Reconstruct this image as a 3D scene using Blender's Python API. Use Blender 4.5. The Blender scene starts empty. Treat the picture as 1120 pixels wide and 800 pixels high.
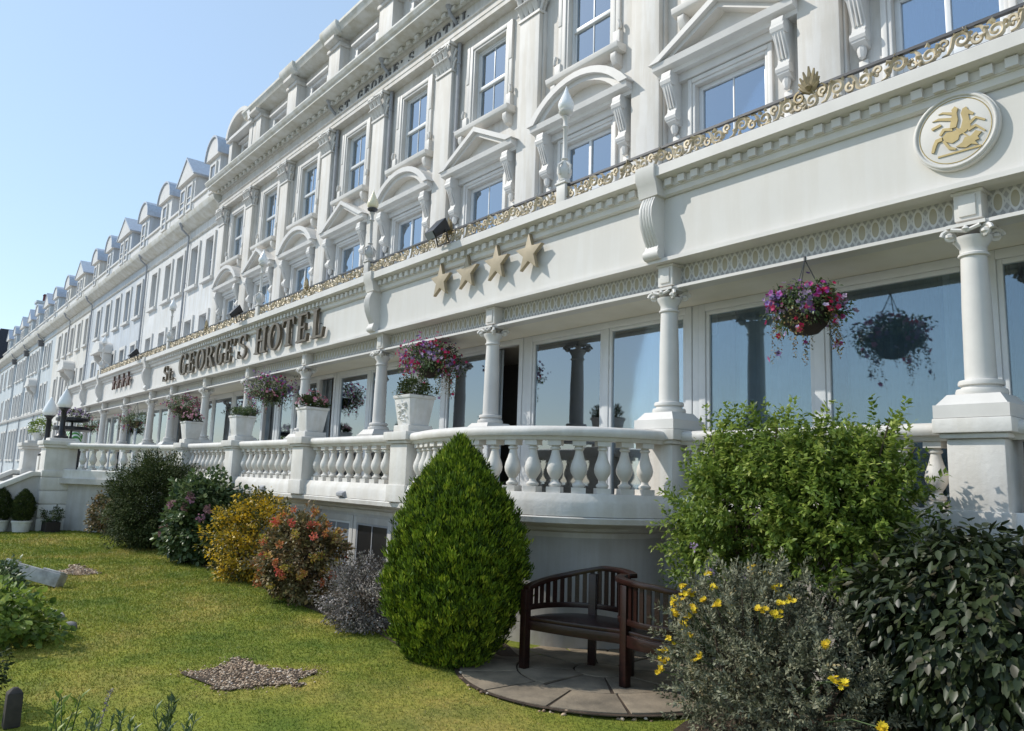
import bpy, math, random
import numpy as np
from mathutils import Vector, Matrix
random.seed(7); RNG = np.random.default_rng(7)
PI = math.pi
S = bpy.context.scene
COL = S.collection
pi2 = 2*PI

# ------------------------------------------------------------------ materials
def _nt(name):
    m = bpy.data.materials.new(name); m.use_nodes = True
    nt = m.node_tree; b = nt.nodes['Principled BSDF']
    return m, nt, b
def _noise(nt, scale, detail=4, rough=.55, vec=None, sc=None):
    n = nt.nodes.new('ShaderNodeTexNoise'); n.inputs['Scale'].default_value = scale
    n.inputs['Detail'].default_value = detail; n.inputs['Roughness'].default_value = rough
    tc = nt.nodes.new('ShaderNodeNewGeometry')
    src = tc.outputs['Position']
    if sc:
        mp = nt.nodes.new('ShaderNodeMapping'); mp.inputs['Scale'].default_value = sc
        nt.links.new(src, mp.inputs['Vector']); src = mp.outputs['Vector']
    nt.links.new(src, n.inputs['Vector'])
    return n
def _ramp(nt, fac, stops):
    r = nt.nodes.new('ShaderNodeValToRGB'); e = r.color_ramp.elements
    while len(e) < len(stops): e.new(.5)
    for i, (p, c) in enumerate(stops):
        e[i].position = p; e[i].color = (*c, 1)
    nt.links.new(fac, r.inputs['Fac'])
    return r
def _bump(nt, b, h, strength, dist):
    bp = nt.nodes.new('ShaderNodeBump'); bp.inputs['Strength'].default_value = strength
    bp.inputs['Distance'].default_value = dist
    nt.links.new(h, bp.inputs['Height']); nt.links.new(bp.outputs['Normal'], b.inputs['Normal'])
def paint(name, c, c2=None, rough=.6, scale=1.3, bump=.15, bscale=45, streak=0.0, spec=.3):
    m, nt, b = _nt(name)
    c2 = c2 or tuple(v*.9 for v in c)
    n = _noise(nt, scale, 6, .6)
    r = _ramp(nt, n.outputs['Fac'], [(.35, c2), (.62, c)])
    out = r.outputs['Color']
    if streak:
        n2 = _noise(nt, 3.0, 5, .6, sc=(2.2, 2.2, .22))
        r2 = _ramp(nt, n2.outputs['Fac'], [(.44, tuple(1-streak*k for k in (.8, 1., 1.35))), (.58, (1, 1, 1))])
        mx = nt.nodes.new('ShaderNodeMix'); mx.data_type = 'RGBA'; mx.blend_type = 'MULTIPLY'
        mx.inputs['Factor'].default_value = 1
        nt.links.new(out, mx.inputs['A']); nt.links.new(r2.outputs['Color'], mx.inputs['B'])
        out = mx.outputs['Result']
    nt.links.new(out, b.inputs['Base Color'])
    b.inputs['Roughness'].default_value = rough
    b.inputs['Specular IOR Level'].default_value = spec
    if bump:
        n3 = _noise(nt, bscale, 3, .6); _bump(nt, b, n3.outputs['Fac'], bump, .01)
    return m
def plain(name, c, rough=.5, metal=0, spec=.5, var=.25, scale=8):
    m, nt, b = _nt(name)
    n = _noise(nt, scale, 5)
    r = _ramp(nt, n.outputs['Fac'], [(.3, tuple(v*(1-var) for v in c)), (.7, tuple(min(1, v*(1+var*.6)) for v in c))])
    nt.links.new(r.outputs['Color'], b.inputs['Base Color'])
    b.inputs['Roughness'].default_value = rough; b.inputs['Metallic'].default_value = metal
    b.inputs['Specular IOR Level'].default_value = spec
    return m
def leafmat(name, stops, rough=.5, trans=.3, spec=.35):
    m, nt, b = _nt(name)
    a = nt.nodes.new('ShaderNodeAttribute'); a.attribute_name = 'rnd'
    r = _ramp(nt, a.outputs['Fac'], stops)
    nt.links.new(r.outputs['Color'], b.inputs['Base Color'])
    b.inputs['Roughness'].default_value = rough; b.inputs['Specular IOR Level'].default_value = spec
    if trans:
        t = nt.nodes.new('ShaderNodeBsdfTranslucent'); nt.links.new(r.outputs['Color'], t.inputs['Color'])
        mx = nt.nodes.new('ShaderNodeMixShader'); mx.inputs['Fac'].default_value = trans
        nt.links.new(b.outputs[0], mx.inputs[1]); nt.links.new(t.outputs[0], mx.inputs[2])
        nt.links.new(mx.outputs[0], nt.nodes['Material Output'].inputs['Surface'])
    return m
def glassmat(name, refl, tint=(.62, .7, .74), gtint=(.72, .86, 1), rg=.012):
    m, nt, b = _nt(name); nt.nodes.remove(b)
    tr = nt.nodes.new('ShaderNodeBsdfTransparent'); tr.inputs['Color'].default_value = (*tint, 1)
    gl = nt.nodes.new('ShaderNodeBsdfGlossy'); gl.inputs['Color'].default_value = (*gtint, 1)
    gl.inputs['Roughness'].default_value = rg
    n = _noise(nt, 1.1, 2); bp = nt.nodes.new('ShaderNodeBump'); bp.inputs['Strength'].default_value = .05
    bp.inputs['Distance'].default_value = .02
    nt.links.new(n.outputs['Fac'], bp.inputs['Height']); nt.links.new(bp.outputs['Normal'], gl.inputs['Normal'])
    fr = nt.nodes.new('ShaderNodeFresnel'); fr.inputs['IOR'].default_value = 1.5
    ad = nt.nodes.new('ShaderNodeMath'); ad.operation = 'ADD'; ad.use_clamp = True; ad.inputs[1].default_value = refl
    nt.links.new(fr.outputs[0], ad.inputs[0])
    mx = nt.nodes.new('ShaderNodeMixShader')
    nt.links.new(ad.outputs[0], mx.inputs['Fac']); nt.links.new(tr.outputs[0], mx.inputs[1]); nt.links.new(gl.outputs[0], mx.inputs[2])
    nt.links.new(mx.outputs[0], nt.nodes['Material Output'].inputs['Surface'])
    return m

WHITE = paint('white stucco', (.665, .64, .60), (.59, .565, .525), .62, 1.1, .18, 40, streak=.11)
WTRIM = paint('white painted trim', (.685, .66, .62), (.615, .59, .555), .5, 2.2, .08, 60)
WFASC = paint('white fascia paint', (.66, .64, .605), (.615, .595, .56), .55, .8, .05, 30, streak=.035)
WMASON = paint('white masonry paint', (.72, .695, .655), (.61, .585, .545), .6, 2.6, .3, 24, streak=.07)
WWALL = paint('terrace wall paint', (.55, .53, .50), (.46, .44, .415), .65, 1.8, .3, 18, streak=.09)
CREAM = paint('cream soffit paint', (.78, .74, .64), (.70, .655, .55), .55, 1.5, .05)
UPVC = plain('white window frame', (.64, .65, .65), .35, var=.04)
STAIN = paint('stained cornice', (.66, .65, .61), (.52, .49, .41), .65, 3.2, .15, 40)
N_A = paint('pale grey render', (.72, .72, .715), (.64, .645, .64), .65, .7, .1, 30, streak=.12)
N_B = paint('pale blue render', (.57, .605, .645), (.50, .54, .585), .65, .7, .1, 30, streak=.12)
N_C = paint('cream render', (.72, .70, .655), (.63, .615, .575), .65, .7, .1, 30, streak=.12)
N_D = paint('blue grey render', (.57, .62, .65), (.50, .55, .58), .65, .7, .1, 30, streak=.12)
N_E = paint('brown render', (.36, .30, .22), (.28, .235, .175), .7, .8, .1, 30)
SLATE = paint('slate roof', (.20, .21, .24), (.125, .135, .155), .55, 5, .5, 14)
DARKSL = paint('dark slate roof', (.045, .045, .055), (.03, .03, .037), .6, 5, .5, 14)
LEAD = plain('lead sheet', (.45, .49, .55), .5, var=.15)
GREYCAP = plain('grey painted capital', (.12, .12, .125), .6)
PIPE = plain('grey downpipe', (.34, .345, .36), .5, var=.12)
DARKPANE = plain('dim window recess', (.25, .27, .30), .25, spec=.7, var=.3, scale=.7)
GLASS = glassmat('lounge glass', .12, (.80, .86, .89), (.74, .85, .93), .03)
GLASS2 = glassmat('pale lounge glass', .24, (.80, .86, .89), (.78, .86, .93), .03)
GLASSU = glassmat('upper window glass', .36, (.5, .55, .6), (.76, .88, 1))
BRONZE = plain('bronze lettering', (.135, .108, .075), .5, .25, var=.25, scale=20)
STARM = plain('tan bronze star', (.37, .30, .195), .5, .1, var=.12, scale=10)
REDSTAR = plain('dark red bronze star', (.11, .055, .042), .5, .1)
LETTD = plain('grey recessed lettering', (.15, .145, .14), .6)
GOLD = plain('weathered gilding', (.30, .235, .13), .5, .35, var=.45, scale=14)
PALEGOLD = plain('pale gilded iron', (.55, .46, .32), .5, .15, var=.4, scale=11)
EMBGOLD = plain('gold emblem paint', (.47, .36, .16), .45, .2, var=.15)
IRON = plain('dark rail iron', (.06, .06, .065), .45, var=.3)
BLACK = plain('black gloss metal', (.012, .012, .014), .35, var=.3)
GLOBE = plain('opal white globe', (.86, .86, .85), .25, spec=.5, var=.03)
GLOBEC = plain('cream globe', (.80, .72, .50), .35, var=.08)
LAMPGREY = plain('grey lamp post paint', (.50, .48, .45), .5, var=.15)
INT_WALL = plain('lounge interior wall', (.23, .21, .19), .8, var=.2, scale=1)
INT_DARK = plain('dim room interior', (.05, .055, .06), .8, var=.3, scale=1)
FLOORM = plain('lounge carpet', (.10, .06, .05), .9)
DRAPE = plain('taupe drape', (.135, .11, .095), .85, var=.25, scale=6)
MAROON = plain('maroon drape', (.10, .022, .03), .85, var=.2, scale=6)
NET = plain('net curtain', (.62, .66, .68), .9, var=.12, scale=7)
SMOKE = plain('grey blue voile blind', (.30, .35, .385), .9, var=.15, scale=5)
VOILE = plain('pale blue voile blind', (.62, .70, .76), .9, var=.12, scale=5)
TERRPAVE = paint('terrace paving', (.56, .53, .48), (.46, .43, .39), .8, 3, .2, 30)
STONE = paint('weathered stone', (.50, .49, .47), (.30, .29, .275), .8, 7, .6, 28)
ROCK = paint('grey rock', (.24, .235, .235), (.13, .125, .125), .8, 8, .6, 22)
POTM = paint('white stone planter', (.76, .75, .735), (.64, .63, .61), .6, 5, .2, 40, streak=.1)
SOIL = paint('dark soil', (.075, .052, .035), (.04, .028, .02), .95, 9, .8, 30)
STEM = plain('brown stem', (.085, .06, .04), .85)
GSTEM = plain('green stem', (.07, .11, .035), .7)
BASKET = plain('dark basket liner', (.03, .022, .018), .9)
CHAIN = plain('hanging chain', (.10, .10, .10), .5, .5)
SKIN = plain('skin', (.50, .32, .24), .6, var=.05)
HAIRM = plain('dark hair', (.015, .012, .011), .5)

def woodmat():
    m, nt, b = _nt('dark red stained teak')
    n = _noise(nt, 5, 6, .65, sc=(3, 3, 14)); n2 = _noise(nt, 3, 3)
    r = _ramp(nt, n.outputs['Fac'], [(.3, (.010, .0045, .004)), (.7, (.034, .011, .008))])
    nt.links.new(r.outputs['Color'], b.inputs['Base Color'])
    b.inputs['Roughness'].default_value = .3
    _bump(nt, b, n.outputs['Fac'], .15, .01)
    return m
WOOD = woodmat()

def lawnmat():
    m, nt, b = _nt('mown lawn')
    n = _noise(nt, .55, 5, .6); n2 = _noise(nt, 28, 4, .7); n3 = _noise(nt, 2.4, 4, .6)
    r = _ramp(nt, n.outputs['Fac'], [(.33, (.125, .18, .030)), (.5, (.215, .24, .042)), (.66, (.33, .285, .085))])
    r3 = _ramp(nt, n3.outputs['Fac'], [(.35, (.72, .80, .7)), (.65, (1.2, 1.12, 1.0))])
    r2 = _ramp(nt, n2.outputs['Fac'], [(.3, (.6, .62, .55)), (.7, (1.3, 1.25, 1.2))])
    def mul(a, c):
        mx = nt.nodes.new('ShaderNodeMix'); mx.data_type = 'RGBA'; mx.blend_type = 'MULTIPLY'; mx.inputs['Factor'].default_value = 1
        nt.links.new(a, mx.inputs['A']); nt.links.new(c, mx.inputs['B']); return mx.outputs['Result']
    nt.links.new(mul(mul(r.outputs['Color'], r3.outputs['Color']), r2.outputs['Color']), b.inputs['Base Color'])
    b.inputs['Roughness'].default_value = .9; b.inputs['Specular IOR Level'].default_value = .15
    _bump(nt, b, n2.outputs['Fac'], .7, .02)
    return m
LAWN = lawnmat()
def grassmat():
    m, nt, b = _nt('grass blades')
    a = nt.nodes.new('ShaderNodeAttribute'); a.attribute_name = 'rnd'
    r = _ramp(nt, a.outputs['Fac'], [(0, (.115, .17, .024)), (.5, (.23, .26, .044)), (.8, (.32, .30, .075)), (1, (.38, .32, .14))])
    n = _noise(nt, .55, 5, .6); n3 = _noise(nt, 2.4, 4, .6)
    r3 = _ramp(nt, n.outputs['Fac'], [(.33, (.66, .84, .75)), (.5, (1, 1, 1)), (.66, (1.4, 1.15, 1.7))])
    r4 = _ramp(nt, n3.outputs['Fac'], [(.35, (.75, .82, .7)), (.65, (1.2, 1.12, 1.0))])
    o = r.outputs['Color']
    for q in (r3, r4):
        mx = nt.nodes.new('ShaderNodeMix'); mx.data_type = 'RGBA'; mx.blend_type = 'MULTIPLY'; mx.inputs['Factor'].default_value = 1
        nt.links.new(o, mx.inputs['A']); nt.links.new(q.outputs['Color'], mx.inputs['B']); o = mx.outputs['Result']
    nt.links.new(o, b.inputs['Base Color']); b.inputs['Roughness'].default_value = .6; b.inputs['Specular IOR Level'].default_value = .2
    t = nt.nodes.new('ShaderNodeBsdfTranslucent'); nt.links.new(o, t.inputs['Color'])
    mx = nt.nodes.new('ShaderNodeMixShader'); mx.inputs['Fac'].default_value = .3
    nt.links.new(b.outputs[0], mx.inputs[1]); nt.links.new(t.outputs[0], mx.inputs[2])
    nt.links.new(mx.outputs[0], nt.nodes['Material Output'].inputs['Surface'])
    return m
GRASS = grassmat()

def friezemat():
    # pierced frieze: a lattice of raised diamonds with a row of buff almond shapes
    m, nt, b = _nt('lattice frieze with buff ovals')
    g = nt.nodes.new('ShaderNodeNewGeometry'); sp = nt.nodes.new('ShaderNodeSeparateXYZ')
    nt.links.new(g.outputs['Position'], sp.inputs[0])
    def mt(op, a, bb=None, cc=None):
        n = nt.nodes.new('ShaderNodeMath'); n.operation = op
        for i, v in enumerate((a, bb, cc)):
            if v is None: continue
            if isinstance(v, (int, float)): n.inputs[i].default_value = v
            else: nt.links.new(v, n.inputs[i])
        return n.outputs[0]
    p = .115
    u = mt('MULTIPLY', mt('SUBTRACT', mt('FRACT', mt('DIVIDE', sp.outputs['X'], p)), .5), p)
    v = mt('SUBTRACT', sp.outputs['Z'], 3.795)
    ov = mt('SQRT', mt('ADD', mt('POWER', mt('DIVIDE', u, .030), 2), mt('POWER', mt('DIVIDE', v, .066), 2)))
    oval = mt('LESS_THAN', ov, 1.0)
    ring = mt('MULTIPLY', mt('GREATER_THAN', ov, 1.0), mt('LESS_THAN', ov, 1.32))
    d1 = mt('ABSOLUTE', mt('SUBTRACT', mt('FRACT', mt('DIVIDE', mt('ADD', sp.outputs['X'], mt('MULTIPLY', v, .62)), p*.5)), .5))
    d2 = mt('ABSOLUTE', mt('SUBTRACT', mt('FRACT', mt('DIVIDE', mt('SUBTRACT', sp.outputs['X'], mt('MULTIPLY', v, .62)), p*.5)), .5))
    lat = mt('MAXIMUM', mt('GREATER_THAN', d1, .33), mt('GREATER_THAN', d2, .33))
    h = mt('MAXIMUM', mt('MULTIPLY', lat, .7), ring)
    h = mt('MULTIPLY', h, mt('SUBTRACT', 1, oval))
    def mixc(f, A, B):
        mx = nt.nodes.new('ShaderNodeMix'); mx.data_type = 'RGBA'; nt.links.new(f, mx.inputs['Factor'])
        for k, q in (('A', A), ('B', B)):
            if isinstance(q, tuple): mx.inputs[k].default_value = (*q, 1)
            else: nt.links.new(q, mx.inputs[k])
        return mx.outputs['Result']
    c = mixc(h, (.335, .33, .315), (.60, .59, .56))
    c = mixc(oval, c, (.37, .335, .245))
    nt.links.new(c, b.inputs['Base Color']); b.inputs['Roughness'].default_value = .6
    _bump(nt, b, h, 1.0, .02)
    return m
FRIEZE = friezemat()

# ------------------------------------------------------------------ object helpers
def off(o):
    v = Vector((0, 0, 0))
    while o is not None:
        v += Vector(o.location); o = o.parent
    return v
def tag(o, label=None, cat=None, group=None, kind=None):
    if label: o['label'] = label
    if cat: o['category'] = cat
    if group: o['group'] = group
    if kind: o['kind'] = kind
    return o
def thing(name, label, cat, loc=(0, 0, 0), group=None):
    o = bpy.data.objects.new(name, None); COL.objects.link(o); o.location = loc
    o.empty_display_size = .1
    return tag(o, label, cat, group)
def link(name, me, parent=None, loc=(0, 0, 0)):
    o = bpy.data.objects.new(name, me); COL.objects.link(o)
    if parent is not None: o.parent = parent
    o.location = loc
    return o
def kids(o): return [c for c in bpy.data.objects if c.parent == o]
_kc = {}
def copy_tree(o, parent=None, loc=None, shift=None):
    c = o.copy(); COL.objects.link(c)
    if parent is not None: c.parent = parent
    if loc is not None: c.location = loc
    if shift is not None: c.location = Vector(o.location)+Vector(shift)
    ch = _kc.get(o.name)
    if ch is None: ch = _kc[o.name] = kids(o)
    lst = []
    for k in ch: lst.append(copy_tree(k, c))
    _kc[c.name] = lst
    return c
def addattr(me, arr):
    a = me.attributes.new('rnd', 'FLOAT', 'FACE'); a.data.foreach_set('value', np.asarray(arr, np.float32))

class MB:
    def __init__(s): s.v = []; s.f = []; s.mi = []; s.cur = 0
    def add(s, vs, fs):
        k = len(s.v); s.v += [tuple(p) for p in vs]
        for f in fs: s.f.append(tuple(i+k for i in f)); s.mi.append(s.cur)
        return s
    def box(s, x0, x1, y0, y1, z0, z1):
        return s.add([(x0, y0, z0), (x1, y0, z0), (x1, y1, z0), (x0, y1, z0), (x0, y0, z1), (x1, y0, z1), (x1, y1, z1), (x0, y1, z1)],
                     [(0, 3, 2, 1), (4, 5, 6, 7), (0, 1, 5, 4), (1, 2, 6, 5), (2, 3, 7, 6), (3, 0, 4, 7)])
    def frust(s, cx, cy, h0, h1, z0, z1):      # square tapered block, half sizes h0 (bottom), h1 (top)
        return s.add([(cx-h0, cy-h0, z0), (cx+h0, cy-h0, z0), (cx+h0, cy+h0, z0), (cx-h0, cy+h0, z0),
                      (cx-h1, cy-h1, z1), (cx+h1, cy-h1, z1), (cx+h1, cy+h1, z1), (cx-h1, cy+h1, z1)],
                     [(0, 3, 2, 1), (4, 5, 6, 7), (0, 1, 5, 4), (1, 2, 6, 5), (2, 3, 7, 6), (3, 0, 4, 7)])
    def prism_xz(s, pts, y0, y1):              # polygon in x,z pulled from y0 (front) to y1
        n = len(pts)
        a = sum(pts[i][0]*pts[(i+1) % n][1]-pts[(i+1) % n][0]*pts[i][1] for i in range(n))
        if a < 0: pts = pts[::-1]
        return s.add([(x, y0, z) for x, z in pts]+[(x, y1, z) for x, z in pts],
                     [tuple(range(n)), tuple(range(2*n-1, n-1, -1))]+[(i, i+n, (i+1) % n+n, (i+1) % n) for i in range(n)])
    def prism_yz(s, pts, x0, x1):
        n = len(pts)
        a = sum(pts[i][0]*pts[(i+1) % n][1]-pts[(i+1) % n][0]*pts[i][1] for i in range(n))
        if a < 0: pts = pts[::-1]
        return s.add([(x0, y, z) for y, z in pts]+[(x1, y, z) for y, z in pts],
                     [tuple(range(n-1, -1, -1)), tuple(range(n, 2*n))]+[(i, (i+1) % n, (i+1) % n+n, i+n) for i in range(n)])
    def prism_xy(s, pts, z0, z1):
        n = len(pts)
        a = sum(pts[i][0]*pts[(i+1) % n][1]-pts[(i+1) % n][0]*pts[i][1] for i in range(n))
        if a < 0: pts = pts[::-1]
        return s.add([(x, y, z0) for x, y in pts]+[(x, y, z1) for x, y in pts],
                     [tuple(range(n-1, -1, -1)), tuple(range(n, 2*n))]+[(i, (i+1) % n, (i+1) % n+n, i+n) for i in range(n)])
    def lathe(s, prof, cx=0, cy=0, cz=0, n=16):
        k = []
        for r, z in prof:
            for i in range(n):
                a = pi2*i/n; k.append((cx+r*math.cos(a), cy+r*math.sin(a), cz+z))
        f = []
        for j in range(len(prof)-1):
            for i in range(n):
                f.append((j*n+i, j*n+(i+1) % n, (j+1)*n+(i+1) % n, (j+1)*n+i))
        f.append(tuple(range(n-1, -1, -1))); m = len(prof)-1
        f.append(tuple(m*n+i for i in range(n)))
        return s.add(k, f)
    def tube(s, path, r, n=6):
        P = [Vector(p) for p in path]; vs = []; fs = []
        R = r if isinstance(r, (list, tuple)) else [r]*len(P)
        up = Vector((0, 0, 1))
        t0 = (P[1]-P[0]).normalized()
        a = t0.cross(up)
        if a.length < .05: a = t0.cross(Vector((0, 1, 0)))
        a.normalize()
        for i, p in enumerate(P):
            t = (P[min(i+1, len(P)-1)]-P[max(i-1, 0)])
            if t.length < 1e-9: t = t0
            t.normalize(); a = (a-t*a.dot(t))
            if a.length < 1e-6: a = t.cross(Vector((.3, .5, .8)))
            a.normalize(); bb = t.cross(a)
            for k in range(n):
                q = pi2*k/n; vs.append(p+(a*math.cos(q)+bb*math.sin(q))*R[i])
        for i in range(len(P)-1):
            for k in range(n): fs.append((i*n+k, i*n+(k+1) % n, (i+1)*n+(k+1) % n, (i+1)*n+k))
        fs.append(tuple(range(n-1, -1, -1))); fs.append(tuple((len(P)-1)*n+k for k in range(n)))
        return s.add(vs, fs)
    def sweep(s, prof, path, closed=False):
        # prof (out, z) closed polygon; path plan points; outward is to the left of travel rotated towards the viewer
        n = len(path); k = len(prof); vs = []; fs = []
        for i, p in enumerate(path):
            a = Vector(path[max(i-1, 0)]); c = Vector(path[min(i+1, n-1)]); b = Vector(p)
            t1 = (b-a) if i > 0 else (c-b); t2 = (c-b) if i < n-1 else (b-a)
            t1.normalize(); t2.normalize()
            n1 = Vector((-t1.y, t1.x)); n2 = Vector((-t2.y, t2.x)); m = (n1+n2).normalized()
            sc = 1/max(.35, m.dot(n1))
            for o, z in prof: vs.append((b.x+m.x*o*sc, b.y+m.y*o*sc, z))
        for i in range(n-1):
            for j in range(k): fs.append((i*k+j, (i+1)*k+j, (i+1)*k+(j+1) % k, i*k+(j+1) % k))
        fs.append(tuple(range(k))); fs.append(tuple((n-1)*k+j for j in range(k-1, -1, -1)))
        return s.add(vs, fs)
    def build(s, name, mat, parent=None, smooth=False, bevel=0, sub=0, angle=None, local=False):
        me = bpy.data.meshes.new(name)
        o3 = Vector((0, 0, 0)) if (parent is None or local) else off(parent)
        me.from_pydata([(x-o3.x, y-o3.y, z-o3.z) for x, y, z in s.v], [], s.f)
        for m in (mat if isinstance(mat, (list, tuple)) else [mat]): me.materials.append(m)
        if isinstance(mat, (list, tuple)): me.polygons.foreach_set('material_index', s.mi)
        me.update()
        import bmesh
        bm = bmesh.new(); bm.from_mesh(me); bmesh.ops.recalc_face_normals(bm, faces=bm.faces[:])
        if bevel:
            ed = [e for e in bm.edges if len(e.link_faces) == 2 and e.calc_face_angle(0) > .6]
            bmesh.ops.bevel(bm, geom=ed, offset=bevel, segments=2, affect='EDGES', profile=.6, clamp_overlap=True)
        bm.to_mesh(me); bm.free()
        if smooth or angle or bevel:
            me.polygons.foreach_set('use_smooth', [True]*len(me.polygons))
            me.set_sharp_from_angle(angle=math.radians(angle or (38 if not smooth else 50)))
        return link(name, me, parent)

def leafmesh2(name, C, D, N, L, Wd, rnd, mat, parent=None, fold=.12):
    n = len(C); D = D/np.linalg.norm(D, axis=1, keepdims=True)
    side = np.cross(D, N); sl = np.linalg.norm(side, axis=1, keepdims=True); sl[sl < 1e-6] = 1
    side /= sl; nn = np.cross(side, D); L = np.asarray(L, float)[:, None]*np.ones((n, 1)); Wd = np.broadcast_to(np.asarray(Wd, float), (n,))[:, None]
    V = np.stack([C, C+D*L*.5+side*Wd*.5-nn*L*fold, C+D*L, C+D*L*.5-side*Wd*.5-nn*L*fold], 1)
    if parent is not None: V = V-np.array(off(parent))
    F = (np.arange(n)[:, None, None]*4+np.array([[0, 1, 2], [0, 2, 3]])[None]).reshape(-1, 3)
    return rawmesh(name, V.reshape(-1, 3), F, np.repeat(rnd, 2), mat, parent)
def leafmesh(name, C, D, N, L, Wd, rnd, mat, parent=None, fold=.12, loc_off=None):
    n = len(C)
    D = D/np.linalg.norm(D, axis=1, keepdims=True)
    side = np.cross(D, N); sl = np.linalg.norm(side, axis=1, keepdims=True); sl[sl < 1e-6] = 1
    side /= sl; nn = np.cross(side, D)
    L = np.broadcast_to(np.asarray(L, float), (n,))[:, None]; Wd = np.broadcast_to(np.asarray(Wd, float), (n,))[:, None]
    mid = C+D*L*.45+nn*(L*fold); tip = C+D*L-nn*(L*fold*.6)
    V = np.stack([C, mid+side*Wd*.5-nn*L*fold*.5, tip, mid-side*Wd*.5-nn*L*fold*.5, mid], 1)
    if parent is not None: V = V-np.array(off(parent))
    V = V.reshape(-1, 3)
    base = np.arange(n)[:, None]*5
    F = np.concatenate([base+np.array([[0, 1, 4]]), base+np.array([[1, 2, 4]]), base+np.array([[2, 3, 4]]), base+np.array([[3, 0, 4]])], 1).reshape(-1, 3)
    return rawmesh(name, V, F, np.repeat(rnd, 4), mat, parent)
def leafmesh_round(name, C, D, N, L, Wd, rnd, mat, parent=None, fold=.12):
    # broad leaf: seven outline points, a midrib, drooping tip
    n = len(C)
    D = D/np.linalg.norm(D, axis=1, keepdims=True)
    side = np.cross(D, N); sl = np.linalg.norm(side, axis=1, keepdims=True); sl[sl < 1e-6] = 1
    side /= sl; nn = np.cross(side, D)
    L = np.broadcast_to(np.asarray(L, float), (n,))[:, None]; W = np.broadcast_to(np.asarray(Wd, float), (n,))[:, None]
    def pt(s, w, h): return C+D*L*s+side*W*w+nn*L*h
    c = RNG.uniform(.05, .22, (n, 1))
    V = np.stack([C, pt(.22, .36, .02), pt(.50, .50, .02-c*.25), pt(.80, .30, -c*.75), pt(1.0, 0, -c*1.25), pt(.80, -.30, -c*.75), pt(.50, -.50, .02-c*.25), pt(.22, -.36, .02), pt(.30, 0, -fold*.6), pt(.66, 0, -fold*.6-c*.5)], 1)
    if parent is not None: V = V-np.array(off(parent))
    f = np.array([[0, 1, 8], [1, 2, 8], [2, 9, 8], [2, 3, 9], [3, 4, 9], [4, 5, 9], [5, 6, 9], [6, 8, 9], [6, 7, 8], [7, 0, 8]])
    F = (np.arange(n)[:, None, None]*10+f[None]).reshape(-1, 3)
    o = rawmesh(name, V.reshape(-1, 3), F, np.repeat(rnd, 10), mat, parent)
    o.data.polygons.foreach_set('use_smooth', [True]*len(F)); return o
def rawmesh(name, V, F, rnd, mat, parent=None):
    me = bpy.data.meshes.new(name)
    k = F.shape[1]
    me.vertices.add(len(V)); me.vertices.foreach_set('co', np.ascontiguousarray(V, np.float32).ravel())
    me.loops.add(F.size); me.loops.foreach_set('vertex_index', np.ascontiguousarray(F, np.int32).ravel())
    me.polygons.add(len(F)); me.polygons.foreach_set('loop_start', np.arange(0, F.size, k, dtype=np.int32))
    me.update(calc_edges=True)
    me.materials.append(mat)
    if rnd is not None: addattr(me, rnd)
    return link(name, me, parent)
def unit(n):
    v = RNG.normal(size=(n, 3)); return v/np.linalg.norm(v, axis=1, keepdims=True)

# ------------------------------------------------------------------ camera, light, sky
R_ = Vector((0.6400258, 0.76763463, 0.03322733)); U_ = Vector((0.09346985, -0.12070969, 0.98827757)); F_ = Vector((-0.76264695, 0.62941739, 0.14900801))
cd = bpy.data.cameras.new('camera'); cam = bpy.data.objects.new('camera', cd); COL.objects.link(cam)
M = Matrix(((R_.x, U_.x, -F_.x, 0), (R_.y, U_.y, -F_.y, 0), (R_.z, U_.z, -F_.z, 1.6), (0, 0, 0, 1)))
cam.matrix_world = M
cd.sensor_fit = 'HORIZONTAL'; cd.sensor_width = 36; cd.lens = 828.063/1120*36
cd.clip_start = .05; cd.clip_end = 8000
S.camera = cam
SUN = Vector((-1.27, -1.0, 1.34)).normalized()
sl = bpy.data.lights.new('sun', 'SUN'); sl.energy = 3.0; sl.angle = math.radians(.55); sl.color = (1, .95, .87)
so = bpy.data.objects.new('sun', sl); COL.objects.link(so); so.location = (-20, -30, 30)
so.rotation_euler = SUN.to_track_quat('Z', 'Y').to_euler()
w = bpy.data.worlds.new('World'); S.world = w; w.use_nodes = True
bg = w.node_tree.nodes['Background']; bg.inputs['Strength'].default_value = .15
sk = w.node_tree.nodes.new('ShaderNodeTexSky'); sk.sky_type = 'NISHITA'; sk.sun_disc = False
sk.sun_elevation = math.asin(SUN.z); sk.sun_rotation = math.atan2(SUN.x, SUN.y) % pi2
sk.air_density = 1.2; sk.dust_density = .4; sk.ozone_density = 2.5; sk.altitude = 0
hz = w.node_tree.nodes.new('ShaderNodeMix'); hz.data_type = 'RGBA'; hz.inputs['Factor'].default_value = .5   # summer haze paling the whole sky
hz.inputs['B'].default_value = (3.3, 4.35, 5.5, 1)
w.node_tree.links.new(sk.outputs[0], hz.inputs['A']); w.node_tree.links.new(hz.outputs['Result'], bg.inputs['Color'])
S.view_settings.view_transform = 'Standard'; S.view_settings.look = 'None'; S.view_settings.gamma = 1
S.view_settings.exposure = .3
S.cycles.max_bounces = 6; S.cycles.diffuse_bounces = 3; S.cycles.transparent_max_bounces = 10

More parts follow.
